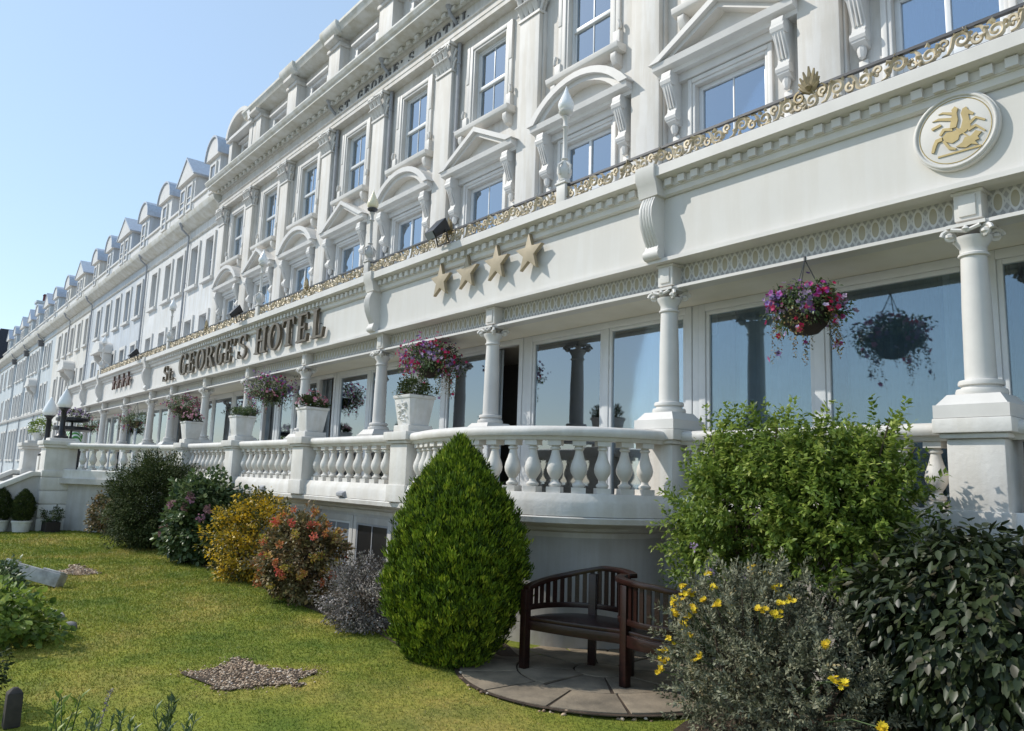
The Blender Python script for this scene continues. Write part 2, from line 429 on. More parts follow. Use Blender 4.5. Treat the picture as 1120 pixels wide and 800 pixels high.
# ------------------------------------------------------------------ ground
GROUNDM = paint('pale promenade concrete', (.36, .34, .31), (.29, .275, .25), .85, .3, .2, 20)
PAVEM = paint('pale path paving', (.44, .42, .39), (.34, .33, .31), .8, 1.5, .2, 12)
SEAM = plain('sea water', (.05, .10, .12), .15, var=.3, scale=.02)
m = MB(); m.add([(-3000, -3000, -.03), (3000, -3000, -.03), (3000, 3000, -.03), (-3000, 3000, -.03)], [(0, 1, 2, 3)])
tag(m.build('ground', GROUNDM), kind='structure')
m = MB(); m.add([(-3000, -3000, -.02), (3000, -3000, -.02), (3000, -45, -.02), (-3000, -45, -.02)], [(0, 1, 2, 3)])
tag(m.build('sea', SEAM), kind='structure')
m = MB(); m.box(-110, 12, -9, 8.6, -.028, -.012)
tag(m.build('path', PAVEM), kind='structure')

LX0, LX1, LY0, LY1 = -23.2, 5.0, -4.0, 5.6
def lz(x, y): return .012*np.sin(x*1.3+y*.7)+.010*np.sin(y*2.1-x*.6)
nx, ny = 150, 60
gx, gy = np.meshgrid(np.linspace(LX0, LX1, nx), np.linspace(LY0, LY1, ny))
V = np.stack([gx.ravel(), gy.ravel(), (lz(gx, gy)+.012).ravel()], 1)
i = np.arange(nx*ny).reshape(ny, nx)
F = np.stack([i[:-1, :-1], i[:-1, 1:], i[1:, 1:], i[1:, :-1]], -1).reshape(-1, 4)
lawn = rawmesh('lawn', V, F, None, LAWN); tag(lawn, kind='structure'); lawn.data.polygons.foreach_set('use_smooth', [True]*len(F))

GRAV1 = [(-6.38, 2.01), (-6.39, 2.22), (-6.47, 2.43), (-6.74, 2.62), (-6.34, 2.59), (-6.11, 2.67), (-5.89, 2.92), (-5.77, 2.73), (-5.54, 2.61), (-5.67, 2.41), (-5.67, 2.22), (-5.73, 2.08), (-6.06, 2.13)]
GRAV2 = [(-13.13, 2.02), (-13.36, 2.38), (-14.01, 2.68), (-13.48, 2.68), (-12.81, 2.79), (-12.74, 2.45)]
def inpoly(P, poly):
    x, y = P[:, 0], P[:, 1]; c = np.zeros(len(P), bool); n = len(poly)
    for i in range(n):
        x1, y1 = poly[i]; x2, y2 = poly[(i+1) % n]
        k = ((y1 > y) != (y2 > y)) & (x < (x2-x1)*(y-y1)/(y2-y1+1e-12)+x1); c ^= k
    return c
def rough_poly(poly, amp, seed, sub=6):
    rr = random.Random(seed); out = []
    n = len(poly)
    for i in range(n):
        a, b = poly[i], poly[(i+1) % n]
        for k in range(sub):
            t = k/sub; out.append((a[0]+(b[0]-a[0])*t+rr.uniform(-amp, amp), a[1]+(b[1]-a[1])*t+rr.uniform(-amp, amp)))
    return out
G1 = rough_poly(GRAV1, .06, 1); G2 = rough_poly(GRAV2, .06, 2)
PATC = (-4.66, 4.94); PATR = 1.2
GRAVM = leafmat('brown shingle', [(0, (.14, .09, .055)), (.35, (.36, .24, .15)), (.65, (.54, .39, .26)), (.9, (.62, .49, .36)), (1, (.66, .58, .50))], .75, 0)
def pebbles(name, poly_or_pts, n, smin, smax, parent=None):
    if callable(poly_or_pts): P = poly_or_pts(n)
    else:
        q = np.array(poly_or_pts); P = np.zeros((0, 2))
        while len(P) < n:
            c = RNG.uniform(q.min(0), q.max(0), (n*2, 2)); P = np.vstack([P, c[inpoly(c, poly_or_pts)]])
        P = P[:n]
    n = len(P)
    s = RNG.uniform(smin, smax, n)
    # squashed octahedra with a cut top
    base = np.array([(1, 0, 0), (0, 1, 0), (-1, 0, 0), (0, -1, 0), (.35, .35, .62), (-.4, .3, .6), (-.3, -.4, .66), (.4, -.3, .58), (0, 0, -.6)], float)
    a = RNG.uniform(0, pi2, n); st = RNG.uniform(.55, 1, n)
    ca, sa = np.cos(a), np.sin(a)
    X = base[None, :, 0]*ca[:, None]-base[None, :, 1]*sa[:, None]*st[:, None]
    Y = base[None, :, 0]*sa[:, None]+base[None, :, 1]*ca[:, None]*st[:, None]
    Z = np.repeat(base[None, :, 2], n, 0)+X*RNG.uniform(-.3, .3, n)[:, None]
    zz = lz(P[:, 0], P[:, 1])+.016+RNG.uniform(-.012, .012, n)
    V = np.stack([X*s[:, None]+P[:, 0:1], Y*s[:, None]+P[:, 1:2], Z*s[:, None]*.75+zz[:, None]], -1).reshape(-1, 3)
    f = np.array([(0, 1, 4), (1, 5, 4), (1, 2, 5), (2, 6, 5), (2, 3, 6), (3, 7, 6), (3, 0, 7), (0, 4, 7), (4, 5, 6), (4, 6, 7), (0, 8, 1), (1, 8, 2), (2, 8, 3), (3, 8, 0)])
    F = (np.arange(n)[:, None, None]*9+f[None]).reshape(-1, 3)
    return rawmesh(name, V, F, np.repeat(RNG.uniform(0, 1, n), len(f)), GRAVM, parent)
for nm, poly in (('soil_patch', G1), ('soil_patch', G2)):
    mm = MB(); mm.add([(x, y, float(lz(x, y))+.024) for x, y in poly], [tuple(range(len(poly)))])
    tag(mm.build(nm, SOIL), kind='structure')
def fray(n):
    q = np.array(G1); k = RNG.integers(0, len(q), n); return q[k]+RNG.normal(0, .055, (n, 2))
tag(pebbles('gravel', G1, 3000, .006, .016), kind='stuff')
tag(pebbles('gravel', fray, 420, .005, .013), kind='stuff')
tag(pebbles('gravel', G2, 900, .012, .026), kind='stuff')

# ------------------------------------------------------------------ patio of wedge slabs
PATM = paint('sandy patio slab', (.30, .24, .17), (.14, .115, .085), .85, 2.3, .45, 30)
mm = MB(); mm.add([(PATC[0]+(PATR+.045)*math.cos(a)*1.0, PATC[1]+(PATR+.045)*math.sin(a), .021) for a in [pi2*k/48 for k in range(48)]], [tuple(range(48))])
tag(mm.build('soil_bed', SOIL), kind='structure')
def wedge(mb, r0, r1, a0, a1, z0, z1):
    n = 6
    pts = [(PATC[0]+r1*math.cos(a0+(a1-a0)*k/n), PATC[1]+r1*math.sin(a0+(a1-a0)*k/n)) for k in range(n+1)]
    pts += [(PATC[0]+r0*math.cos(a1-(a1-a0)*k/n), PATC[1]+r0*math.sin(a1-(a1-a0)*k/n)) for k in range(n+1)]
    mb.prism_xy(pts, z0, z1)
mb = MB(); rr = random.Random(5)
for ring, (r0, r1, cnt, ph) in enumerate(((.24, .71, 8, .1), (.725, PATR, 13, .32))):
    for k in range(cnt):
        g = .011/((r0+r1)/2)
        wedge(mb, r0, r1, pi2*k/cnt+ph+g, pi2*(k+1)/cnt+ph-g, .0, .030+rr.uniform(-.003, .004))
mb.prism_xy([(PATC[0]+.225*math.cos(pi2*k/20), PATC[1]+.225*math.sin(pi2*k/20)) for k in range(20)], 0, .031)
tag(mb.build('patio', PATM, bevel=.005), kind='structure')
def ringpts(n):
    a = RNG.uniform(0, pi2, n); r = PATR+np.abs(RNG.normal(.01, .035, n))
    return np.stack([PATC[0]+r*np.cos(a), PATC[1]+r*np.sin(a)], 1)
tag(pebbles('gravel', ringpts, 130, .012, .028), kind='stuff')

# ------------------------------------------------------------------ grass blades
nb = 230000
# denser near the camera
t = RNG.uniform(0, 1, nb*2)**1.0
P = np.stack([RNG.uniform(-23, 1, nb*2), RNG.uniform(-1.0, 4.5, nb*2)], 1)
d = np.hypot(P[:, 0], P[:, 1])
keep = RNG.uniform(0, 1, nb*2) < np.clip((6.5/np.maximum(d, 3.0))**1.5, .05, 1)
ang = np.degrees(np.arctan2(P[:, 1], -P[:, 0])); keep &= (ang > -3) & (ang < 80) & (d > 2.0)
shr = lambda g: [(x*.86+.14*sum(q[0] for q in g)/len(g)+RNG.normal(0, .02), y*.86+.14*sum(q[1] for q in g)/len(g)+RNG.normal(0, .02)) for x, y in g]
keep &= ~inpoly(P, shr(G1)) & ~inpoly(P, shr(G2)) & (np.hypot(P[:, 0]-PATC[0], P[:, 1]-PATC[1]) > PATR+.05)
P = P[keep]; d = d[keep]; n = len(P)
hgt = RNG.uniform(.009, .021, n)*np.clip(d/7, .8, 1.7); wd = .0035*np.clip(d/5, .9, 4.5)
a = RNG.uniform(0, pi2, n); lean = RNG.normal(0, .55, (n, 2))
b0 = np.stack([P[:, 0]+np.cos(a)*wd, P[:, 1]+np.sin(a)*wd, lz(P[:, 0], P[:, 1])+.010], 1)
b1 = np.stack([P[:, 0]-np.cos(a)*wd, P[:, 1]-np.sin(a)*wd, lz(P[:, 0], P[:, 1])+.010], 1)
tp = np.stack([P[:, 0]+lean[:, 0]*hgt, P[:, 1]+lean[:, 1]*hgt, lz(P[:, 0], P[:, 1])+.012+hgt], 1)
V = np.stack([b0, b1, tp], 1).reshape(-1, 3); F = np.arange(3*n).reshape(-1, 3)
tag(rawmesh('grass', V, F, RNG.beta(2.2, 2.4, n), GRASS), kind='stuff')
#PART2
# ------------------------------------------------------------------ walls with openings
def wall_open(mb, x0, x1, z0, z1, y0, y1, ops):
    xs = sorted({x0, x1, *[v for o in ops for v in o[:2]]}); zs = sorted({z0, z1, *[v for o in ops for v in o[2:]]})
    xs = [v for v in xs if x0 <= v <= x1]; zs = [v for v in zs if z0 <= v <= z1]
    for a, b in zip(xs, xs[1:]):
        # merge vertical runs
        run = None
        for c, d in list(zip(zs, zs[1:]))+[(None, None)]:
            hole = c is None or any(o[0]-1e-6 <= a and b <= o[1]+1e-6 and o[2]-1e-6 <= c and d <= o[3]+1e-6 for o in ops)
            if hole:
                if run: mb.add([(a, y0, run[0]), (b, y0, run[0]), (b, y0, run[1]), (a, y0, run[1])], [(0, 1, 2, 3)]); run = None
            else:
                run = (run[0], d) if run else (c, d)
    for o in ops:
        a, b, c, d = o
        mb.add([(a, y0, c), (b, y0, c), (b, y0, d), (a, y0, d), (a, y1, c), (b, y1, c), (b, y1, d), (a, y1, d)],
               [(0, 4, 5, 1), (3, 2, 6, 7), (0, 3, 7, 4), (1, 5, 6, 2)])
def frame(mb, x0, x1, z0, z1, w, y0, y1, wb=None):
    wb = w if wb is None else wb
    mb.box(x0, x0+w, y0, y1, z0, z1); mb.box(x1-w, x1, y0, y1, z0, z1)
    mb.box(x0+w, x1-w, y0, y1, z1-w, z1)
    if wb: mb.box(x0+w, x1-w, y0, y1, z0, z0+wb)
def drape_sheet(mb, x0, x1, z0, z1, y, amp, n, seed=0):
    rr = random.Random(seed); k = n*4; vs = []
    for i in range(k+1):
        x = x0+(x1-x0)*i/k; yy = y+amp*math.sin(i*pi2/4+rr.uniform(-.4, .4))
        vs += [(x, yy, z0), (x, yy+amp*.2, z1)]
    mb.add(vs, [(2*i, 2*i+2, 2*i+3, 2*i+1) for i in range(k)])

# ------------------------------------------------------------------ the hotel
HX, HY = -13.0, 8.78
BAY = 2.87
def bx(k): return -3.06-BAY*k
HX0, HX1 = -27.55, 1.35
hotel = thing('hotel', 'white stucco hotel with pedimented windows and Corinthian pilasters above the sun lounge', 'hotel', (HX, HY, 0))
ks = list(range(-1, 9))
ops = []
for k in ks:
    ops += [(bx(k)-.585, bx(k)+.585, 4.95, 7.54), (bx(k)-.52, bx(k)+.52, 8.86, 10.60)]
m = MB(); wall_open(m, HX0, HX1, 0, 11.1, HY, 9.12, ops)
m.add([(HX0, HY, 0), (HX0, 14, 0), (HX0, 14, 11.1), (HX0, HY, 11.1)], [(0, 1, 2, 3)])
m.add([(HX1, HY, 0), (HX1, HY, 11.1), (HX1, 14, 11.1), (HX1, 14, 0)], [(0, 1, 2, 3)])
m.build('wall', WHITE, hotel)
# rooms seen through the glass
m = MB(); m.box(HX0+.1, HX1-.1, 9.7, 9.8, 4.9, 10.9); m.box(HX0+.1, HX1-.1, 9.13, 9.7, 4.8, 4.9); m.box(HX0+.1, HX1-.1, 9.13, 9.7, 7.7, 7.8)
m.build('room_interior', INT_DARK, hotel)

def place(src, parent, locs):
    """first location moves the source itself, the rest are copies"""
    for i, l in enumerate(locs):
        if i == 0: src.location = l
        else: copy_tree(src, parent, l)
def hl(k): return (bx(k)-HX, -HY, 0)
# first-floor french windows
def french(style):
    m = MB(); frame(m, -.585, .585, 4.95, 7.54, .07, 8.85, 8.925)
    if style == 'door':
        m.box(-.03, .03, 8.855, 8.92, 5.0, 7.47)
        for s in (-1, 1):
            a, b = sorted((s*.03, s*.515))
            m.box(a, b, 8.86, 8.915, 6.52, 6.70); m.box(a, b, 8.86, 8.915, 5.0, 6.28)
            m.box(a, a+.07, 8.862, 8.913, 6.28, 6.52); m.box(b-.07, b, 8.862, 8.913, 6.28, 6.52)
            mid = (a+b)/2; m.box(mid-.012, mid+.012, 8.865, 8.91, 6.28, 6.52)
    else:
        m.box(-.012, .012, 8.875, 8.915, 5.03, 7.47)
        m.box(-.515, -.012, 8.86, 8.918, 6.02, 6.08); m.box(.012, .515, 8.86, 8.918, 6.02, 6.08)
    f = m.build('window', UPVC, hotel, bevel=.006, local=True)
    m = MB(); m.box(-.52, .52, 8.885, 8.895, 5.03, 7.47); m.build('pane', GLASSU, f, local=True)
    m = MB(); drape_sheet(m, -.55, -.2 if style == 'door' else -.05, 4.95, 7.55, 9.03, .03, 5, 1); drape_sheet(m, .02 if style != 'door' else .2, .55, 4.95, 7.55, 9.03, .03, 5, 2)
    m.build('curtain', NET, f, local=True)
    return f
arch_k = [k for k in ks if k % 2 == 0]; tri_k = [k for k in ks if k % 2]
place(french('door'), hotel, [hl(k) for k in arch_k]); place(french('sash'), hotel, [hl(k) for k in tri_k])
# upper sash windows
m = MB(); frame(m, -.52, .52, 8.86, 10.60, .05, 8.86, 8.95)
m.box(-.47, .47, 8.855, 8.925, 9.69, 9.76); m.box(-.011, .011, 8.89, 8.925, 8.91, 10.55)
frame(m, -.47, .47, 9.725, 10.55, .04, 8.875, 8.93, 0); frame(m, -.47, .47, 8.91, 9.725, .04, 8.895, 8.945)
f = m.build('window', UPVC, hotel, bevel=.005, local=True)
m = MB(); m.box(-.465, .465, 8.905, 8.913, 8.91, 10.55); m.build('pane', GLASSU, f, local=True)
m = MB(); drape_sheet(m, -.5, -.2, 8.86, 10.62, 9.05, .03, 4, 3); drape_sheet(m, .22, .5, 8.86, 10.62, 9.05, .03, 4, 4)
m.build('curtain', NET, f, local=True)
place(f, hotel, [hl(k) for k in ks])
# architraves
m = MB()
for a, wd, y in ((.585, .05, 8.75), (.635, .07, 8.73)):
    m.box(-a-wd, -a, y, HY+.01, 4.9, 7.54+a-.585+wd); m.box(a, a+wd, y, HY+.01, 4.9, 7.54+a-.585+wd); m.box(-a, a, y, HY+.01, 7.54+a-.585, 7.54+a-.585+wd)
place(m.build('architrave', WTRIM, hotel, bevel=.012, local=True), hotel, [hl(k) for k in ks])
m = MB()
for a, wd, y in ((.52, .05, 8.755), (.57, .09, 8.73)):
    m.box(-a-wd, -a, y, HY+.01, 8.83, 10.60+a-.52+wd); m.box(a, a+wd, y, HY+.01, 8.83, 10.60+a-.52+wd); m.box(-a, a, y, HY+.01, 10.60+a-.52, 10.60+a-.52+wd)
for s in (-1, 1):     # scrolled ears down the sides
    a, b = sorted((s*.665, s*.76)); m.box(a, b, 8.72, HY+.01, 9.9, 10.74)
    m.add([(a, 8.735, 9.15), (b, 8.735, 9.15), (b, 8.735, 9.9), (a, 8.735, 9.9), (a, HY+.01, 9.15), (b, HY+.01, 9.15), (b, HY+.01, 9.9), (a, HY+.01, 9.9)],
          [(0, 1, 2, 3), (0, 3, 7, 4), (1, 5, 6, 2), (0, 4, 5, 1)])
    a, b = sorted((s*.65, s*.80)); m.box(a, b, 8.69, HY+.01, 8.86, 9.13)
    m.tube([(s*.76, 8.70, 9.30), (s*.80, 8.70, 9.22), (s*.80, 8.70, 9.14)], .035, 6)
place(m.build('architrave', WTRIM, hotel, bevel=.010, local=True), hotel, [hl(k) for k in ks])
# sills with brackets
m = MB(); m.prism_yz([(8.56, 8.74), (8.54, 8.83), (HY+.01, 8.85), (HY+.01, 8.70), (8.62, 8.70)], -.88, .88)
for s in (-.74, .74):
    m.prism_yz([(8.60, 8.70), (8.60, 8.60), (8.66, 8.50), (HY+.01, 8.46), (HY+.01, 8.70)], s-.06, s+.06)
place(m.build('sill', WTRIM, hotel, bevel=.012, local=True), hotel, [hl(k) for k in ks])
# pediments
def pediment(kind):
    m = MB()
    m.box(-1.0, 1.0, 8.70, HY+.01, 7.67, 7.80)
    m.prism_yz([(8.60, 7.80), (8.58, 7.85), (8.47, 7.88), (8.45, 7.975), (HY+.01, 7.975), (HY+.01, 7.80)], -1.17, 1.17)
    n = 14
    if kind == 'tri':
        o = [(-1.2, 7.98), (0, 8.60), (1.2, 7.98)]
        m.prism_xz([(-1.22, 7.978), (0, 8.60), (1.22, 7.978), (1.02, 7.978), (0, 8.50), (-1.02, 7.978)], 8.42, HY+.01)
        m.prism_xz([(-1.05, 7.977), (0, 8.515), (1.05, 7.977), (.86, 7.977), (0, 8.42), (-.86, 7.977)], 8.50, HY+.01)
        m.prism_xz([(-.9, 7.976), (0, 8.45), (.9, 7.976)], 8.69, HY+.01)
    else:
        def arc(w, h, z=7.978):
            R = (w*w+h*h)/(2*h); a = math.asin(w/R)
            return [(R*math.sin(-a+2*a*i/n), z+R*math.cos(-a+2*a*i/n)-(R-h)) for i in range(n+1)]
        A = arc(1.22, .60); B = arc(1.04, .49); C2 = arc(.88, .40)
        for P, Q, y in ((A, B, 8.42), (B, C2, 8.50)):
            for i in range(n):
                m.prism_xz([P[i], P[i+1], Q[i+1], Q[i]], y, HY+.01)
        m.prism_xz(C2, 8.69, HY+.01)
    return m.build('pediment', WTRIM, hotel, local=True, angle=30)
place(pediment('arch'), hotel, [hl(k) for k in arch_k]); place(pediment('tri'), hotel, [hl(k) for k in tri_k])
m = MB()
m.prism_yz([(8.50, 7.80), (8.48, 7.70), (8.50, 7.60), (8.58, 7.45), (8.645, 7.30), (8.64, 7.22), (8.60, 7.15), (8.62, 7.05), (8.69, 7.0), (HY+.01, 6.98), (HY+.01, 7.80)], -.085, .085)
m.tube([(-.10, 8.555, 7.66), (.10, 8.555, 7.66)], .085, 10); m.tube([(-.10, 8.66, 7.12), (.10, 8.66, 7.12)], .07, 10)
for s in (-.045, 0, .045): m.tube([(s, 8.485, 7.68), (s, 8.56, 7.46), (s, 8.635, 7.26)], .014, 5)
m.lathe([(.0, -.14), (.04, -.11), (.062, -.03), (.05, .03), (.02, .05)], 0, 8.71, 6.98, 8)
con = m.build('console', WTRIM, hotel, local=True, angle=35)
place(con, hotel, [(bx(k)+s-HX, -HY, 0) for k in ks for s in (-.93, .93)])
m = MB(); m.box(-.06, .06, 8.735, HY+.01, 4.9, 6.85)
place(m.build('moulding_strip', WTRIM, hotel, bevel=.015, local=True), hotel, [(bx(k)+s-HX, -HY, 0) for k in ks for s in (-.93, .93)])
# giant pilasters
pil_x = [bx(k)+BAY/2 for k in range(0, 9)]+[HX0+.28]
m = MB(); m.box(-.285, .285, 8.60, HY+.01, 4.8, 10.36)
for s in (-1, 1): m.box(min(s*.285, s*.32), max(s*.285, s*.32), 8.69, HY+.01, 4.8, 10.36)
pl = m.build('pilaster', WHITE, hotel, bevel=.018, local=True)
m = MB(); m.box(-.31, .31, 8.57, HY+.01, 10.36, 10.41)
m.add([(-.25, 8.60, 10.41), (.25, 8.60, 10.41), (.25, HY, 10.41), (-.25, HY, 10.41), (-.31, 8.53, 10.93), (.31, 8.53, 10.93), (.31, HY, 10.93), (-.31, HY, 10.93)],
      [(0, 1, 5, 4), (1, 2, 6, 5), (3, 0, 4, 7), (4, 5, 6, 7)])
rr = random.Random(3)
for row, (zb, hh, cnt) in enumerate(((10.42, .22, 4), (10.60, .25, 3))):
    for i in range(cnt):
        x = -.27+.54*(i+.5)/cnt
        for dx in (-.035, 0, .035):
            m.tube([(x+dx*.6, 8.595-.07*row, zb), (x+dx, 8.55-.07*row, zb+hh*.6), (x+dx*1.5, 8.47-.05*row, zb+hh), (x+dx*1.7, 8.44-.05*row, zb+hh-.05)], [.03, .036, .03, .015], 5)
    for s in (-1, 1):
        for yy in (8.64, 8.71):
            m.tube([(s*.27, yy, zb), (s*.31, yy, zb+hh*.6), (s*.38, yy, zb+hh), (s*.40, yy, zb+hh-.05)], [.03, .036, .03, .015], 5)
for s in (-1, 1):
    sp = [(s*(.26+.085*math.cos(t)*(1-t/11)), 8.47, 10.87+.085*math.sin(t)*(1-t/11)) for t in [j*.5 for j in range(17)]]
    m.tube(sp, .022, 5); m.lathe([(.02, -.02), (.05, 0), (.02, .02)], s*.26, 8.5, 10.87, 8)
m.lathe([(.01, -.05), (.055, 0), (.01, .05)], 0, 8.46, 10.92, 8)
m.box(-.36, .36, 8.46, HY+.01, 10.94, 11.0)
m.build('capital', WTRIM, pl, local=True, angle=40)
place(pl, hotel, [(x-HX, -HY, 0) for x in pil_x])
# entablature
m = MB(); m.prism_yz([(8.56, 11.0), (8.56, 11.10), (8.545, 11.105), (8.545, 11.22), (8.51, 11.235), (8.50, 11.27), (8.60, 11.275), (8.60, 11.58), (8.57, 11.59), (8.50, 11.66), (8.50, 11.70), (HY+.3, 11.70), (HY+.3, 11.0)], HX0, HX1)
m.build('entablature', WHITE, hotel, angle=25)
m = MB(); m.prism_yz([(8.52, 11.703), (8.20, 11.76), (8.12, 11.76), (8.12, 11.83), (8.07, 11.86), (8.03, 11.93), (8.03, 11.97), (9.1, 12.03), (9.1, 11.703)], HX0-.25, HX1)
cor = m.build('cornice', STAIN, hotel, angle=25)
pp = [(HX0+.1, 8.497)]; x = HX0+.1
while x < HX1-.3: pp += [(x, 8.40), (x+.15, 8.40), (x+.15, 8.47), (x+.36, 8.47)]; x += .36
pp += [(x, 8.497)]
m = MB(); m.prism_xy(pp, 11.61, 11.70)
m.build('modillions', STAIN, cor)
m = MB(); m.prism_yz([(8.05, 11.972), (8.05, 12.0), (9.0, 12.05), (9.0, 12.03)], HX0-.26, HX1)
m.build('lead_flashing', LEAD, cor)
# attic storey
ax = [bx(k)+BAY/2 for k in range(0, 9)]
ops = [(bx(k)-.5, bx(k)+.5, 12.35, 13.25) for k in ks]
m = MB(); wall_open(m, HX0, HX1, 12.0, 13.9, 8.92, 9.15, ops); m.build('attic_wall', WHITE, hotel)
m = MB(); frame(m, -.5, .5, 12.35, 13.25, .05, 9.03, 9.09); m.box(-.02, .02, 9.04, 9.08, 12.4, 13.2); m.box(-.45, .45, 9.045, 9.08, 12.78, 12.82)
f = m.build('window', UPVC, hotel, bevel=.005, local=True); m = MB(); m.box(-.45, .45, 9.06, 9.066, 12.4, 13.2); m.build('pane', GLASSU, f, local=True)
place(f, hotel, [hl(k) for k in ks])
m = MB(); m.box(-.72, .72, 8.76, 8.93, 13.36, 13.43); m.box(-.64, -.5, 8.86, 8.93, 12.3, 13.36); m.box(.5, .64, 8.86, 8.93, 12.3, 13.36); m.box(-.64, .64, 8.87, 8.93, 13.25, 13.36)
place(m.build('architrave', WTRIM, hotel, bevel=.01, local=True), hotel, [hl(k) for k in ks])
m = MB(); m.box(-.34, .34, 8.62, 8.93, 12.0, 13.52); m.box(-.39, .39, 8.57, 8.93, 13.52, 13.62)
m.prism_yz([(8.60, 13.62), (8.42, 13.70), (8.42, 13.80), (8.93, 13.80), (8.93, 13.62)], -.30, .30)
place(m.build('attic_pier', WHITE, hotel, bevel=.012, local=True), hotel, [(x-HX, -HY, 0) for x in ax])
m = MB()
m.prism_yz([(8.70, 13.80), (8.52, 13.86), (8.48, 13.95), (8.42, 14.02), (8.42, 14.10), (9.4, 14.14), (9.4, 13.80)], HX0+1.9, HX1)
for x in ax[:-1]: m.prism_yz([(8.50, 13.803), (8.40, 13.90), (8.36, 13.96), (8.34, 14.04), (8.34, 14.13), (8.6, 14.13), (8.6, 13.803)], x-.50, x+.50)
m.build('eaves', STAIN, hotel, angle=25)
m = MB(); m.prism_yz([(9.4, 14.14), (12, 15.2), (14, 14.2), (14, 13.8), (9.4, 13.8)], HX0+.1, HX1); m.build('roof', SLATE, hotel)
# arched gable closing the left end of the attic
m = MB(); n = 14; cx = bx(8)-.05
A = [(cx+1.2*math.cos(PI-PI*i/n), 13.62+.78*math.sin(PI-PI*i/n)) for i in range(n+1)]
B = [(cx+1.0*math.cos(PI-PI*i/n), 13.62+.62*math.sin(PI-PI*i/n)) for i in range(n+1)]
for i in range(n): m.prism_xz([A[i], A[i+1], B[i+1], B[i]], 8.45, 9.6)
m.prism_xz(B, 8.75, 9.5); m.box(cx-1.22, cx+1.22, 8.50, 9.3, 13.50, 13.615)
m.build('gable', WTRIM, hotel, angle=30)
for s in (-1, 1):
    m = MB(); m.box(cx+s*.98-.15, cx+s*.98+.15, 8.60, 9.2, 12.0, 13.5); m.build('gable_pier', WHITE, hotel, bevel=.01)
m = MB()
for x in (pil_x[4]+.42, ): pass
def pipe(x, z0, z1, parent, y=8.70):
    m = MB(); m.tube([(x, y, z0), (x, y, z1-.55), (x, y-.02, z1-.35), (x, y-.30, z1-.12), (x, y-.32, z1)], .042, 8)
    m.lathe([(.05, 0), (.11, .12), (.12, .16)], x, y-.32, z1-.04, 10)
    z = z0+.8
    while z < z1-.8: m.lathe([(.055, 0), (.055, .05)], x, y, z, 8); z += 1.6
    m.build('downpipe', PIPE, parent, angle=40)
for q in (4, 5, 6): pipe(pil_x[q]+.40, 4.9, 11.7, hotel)

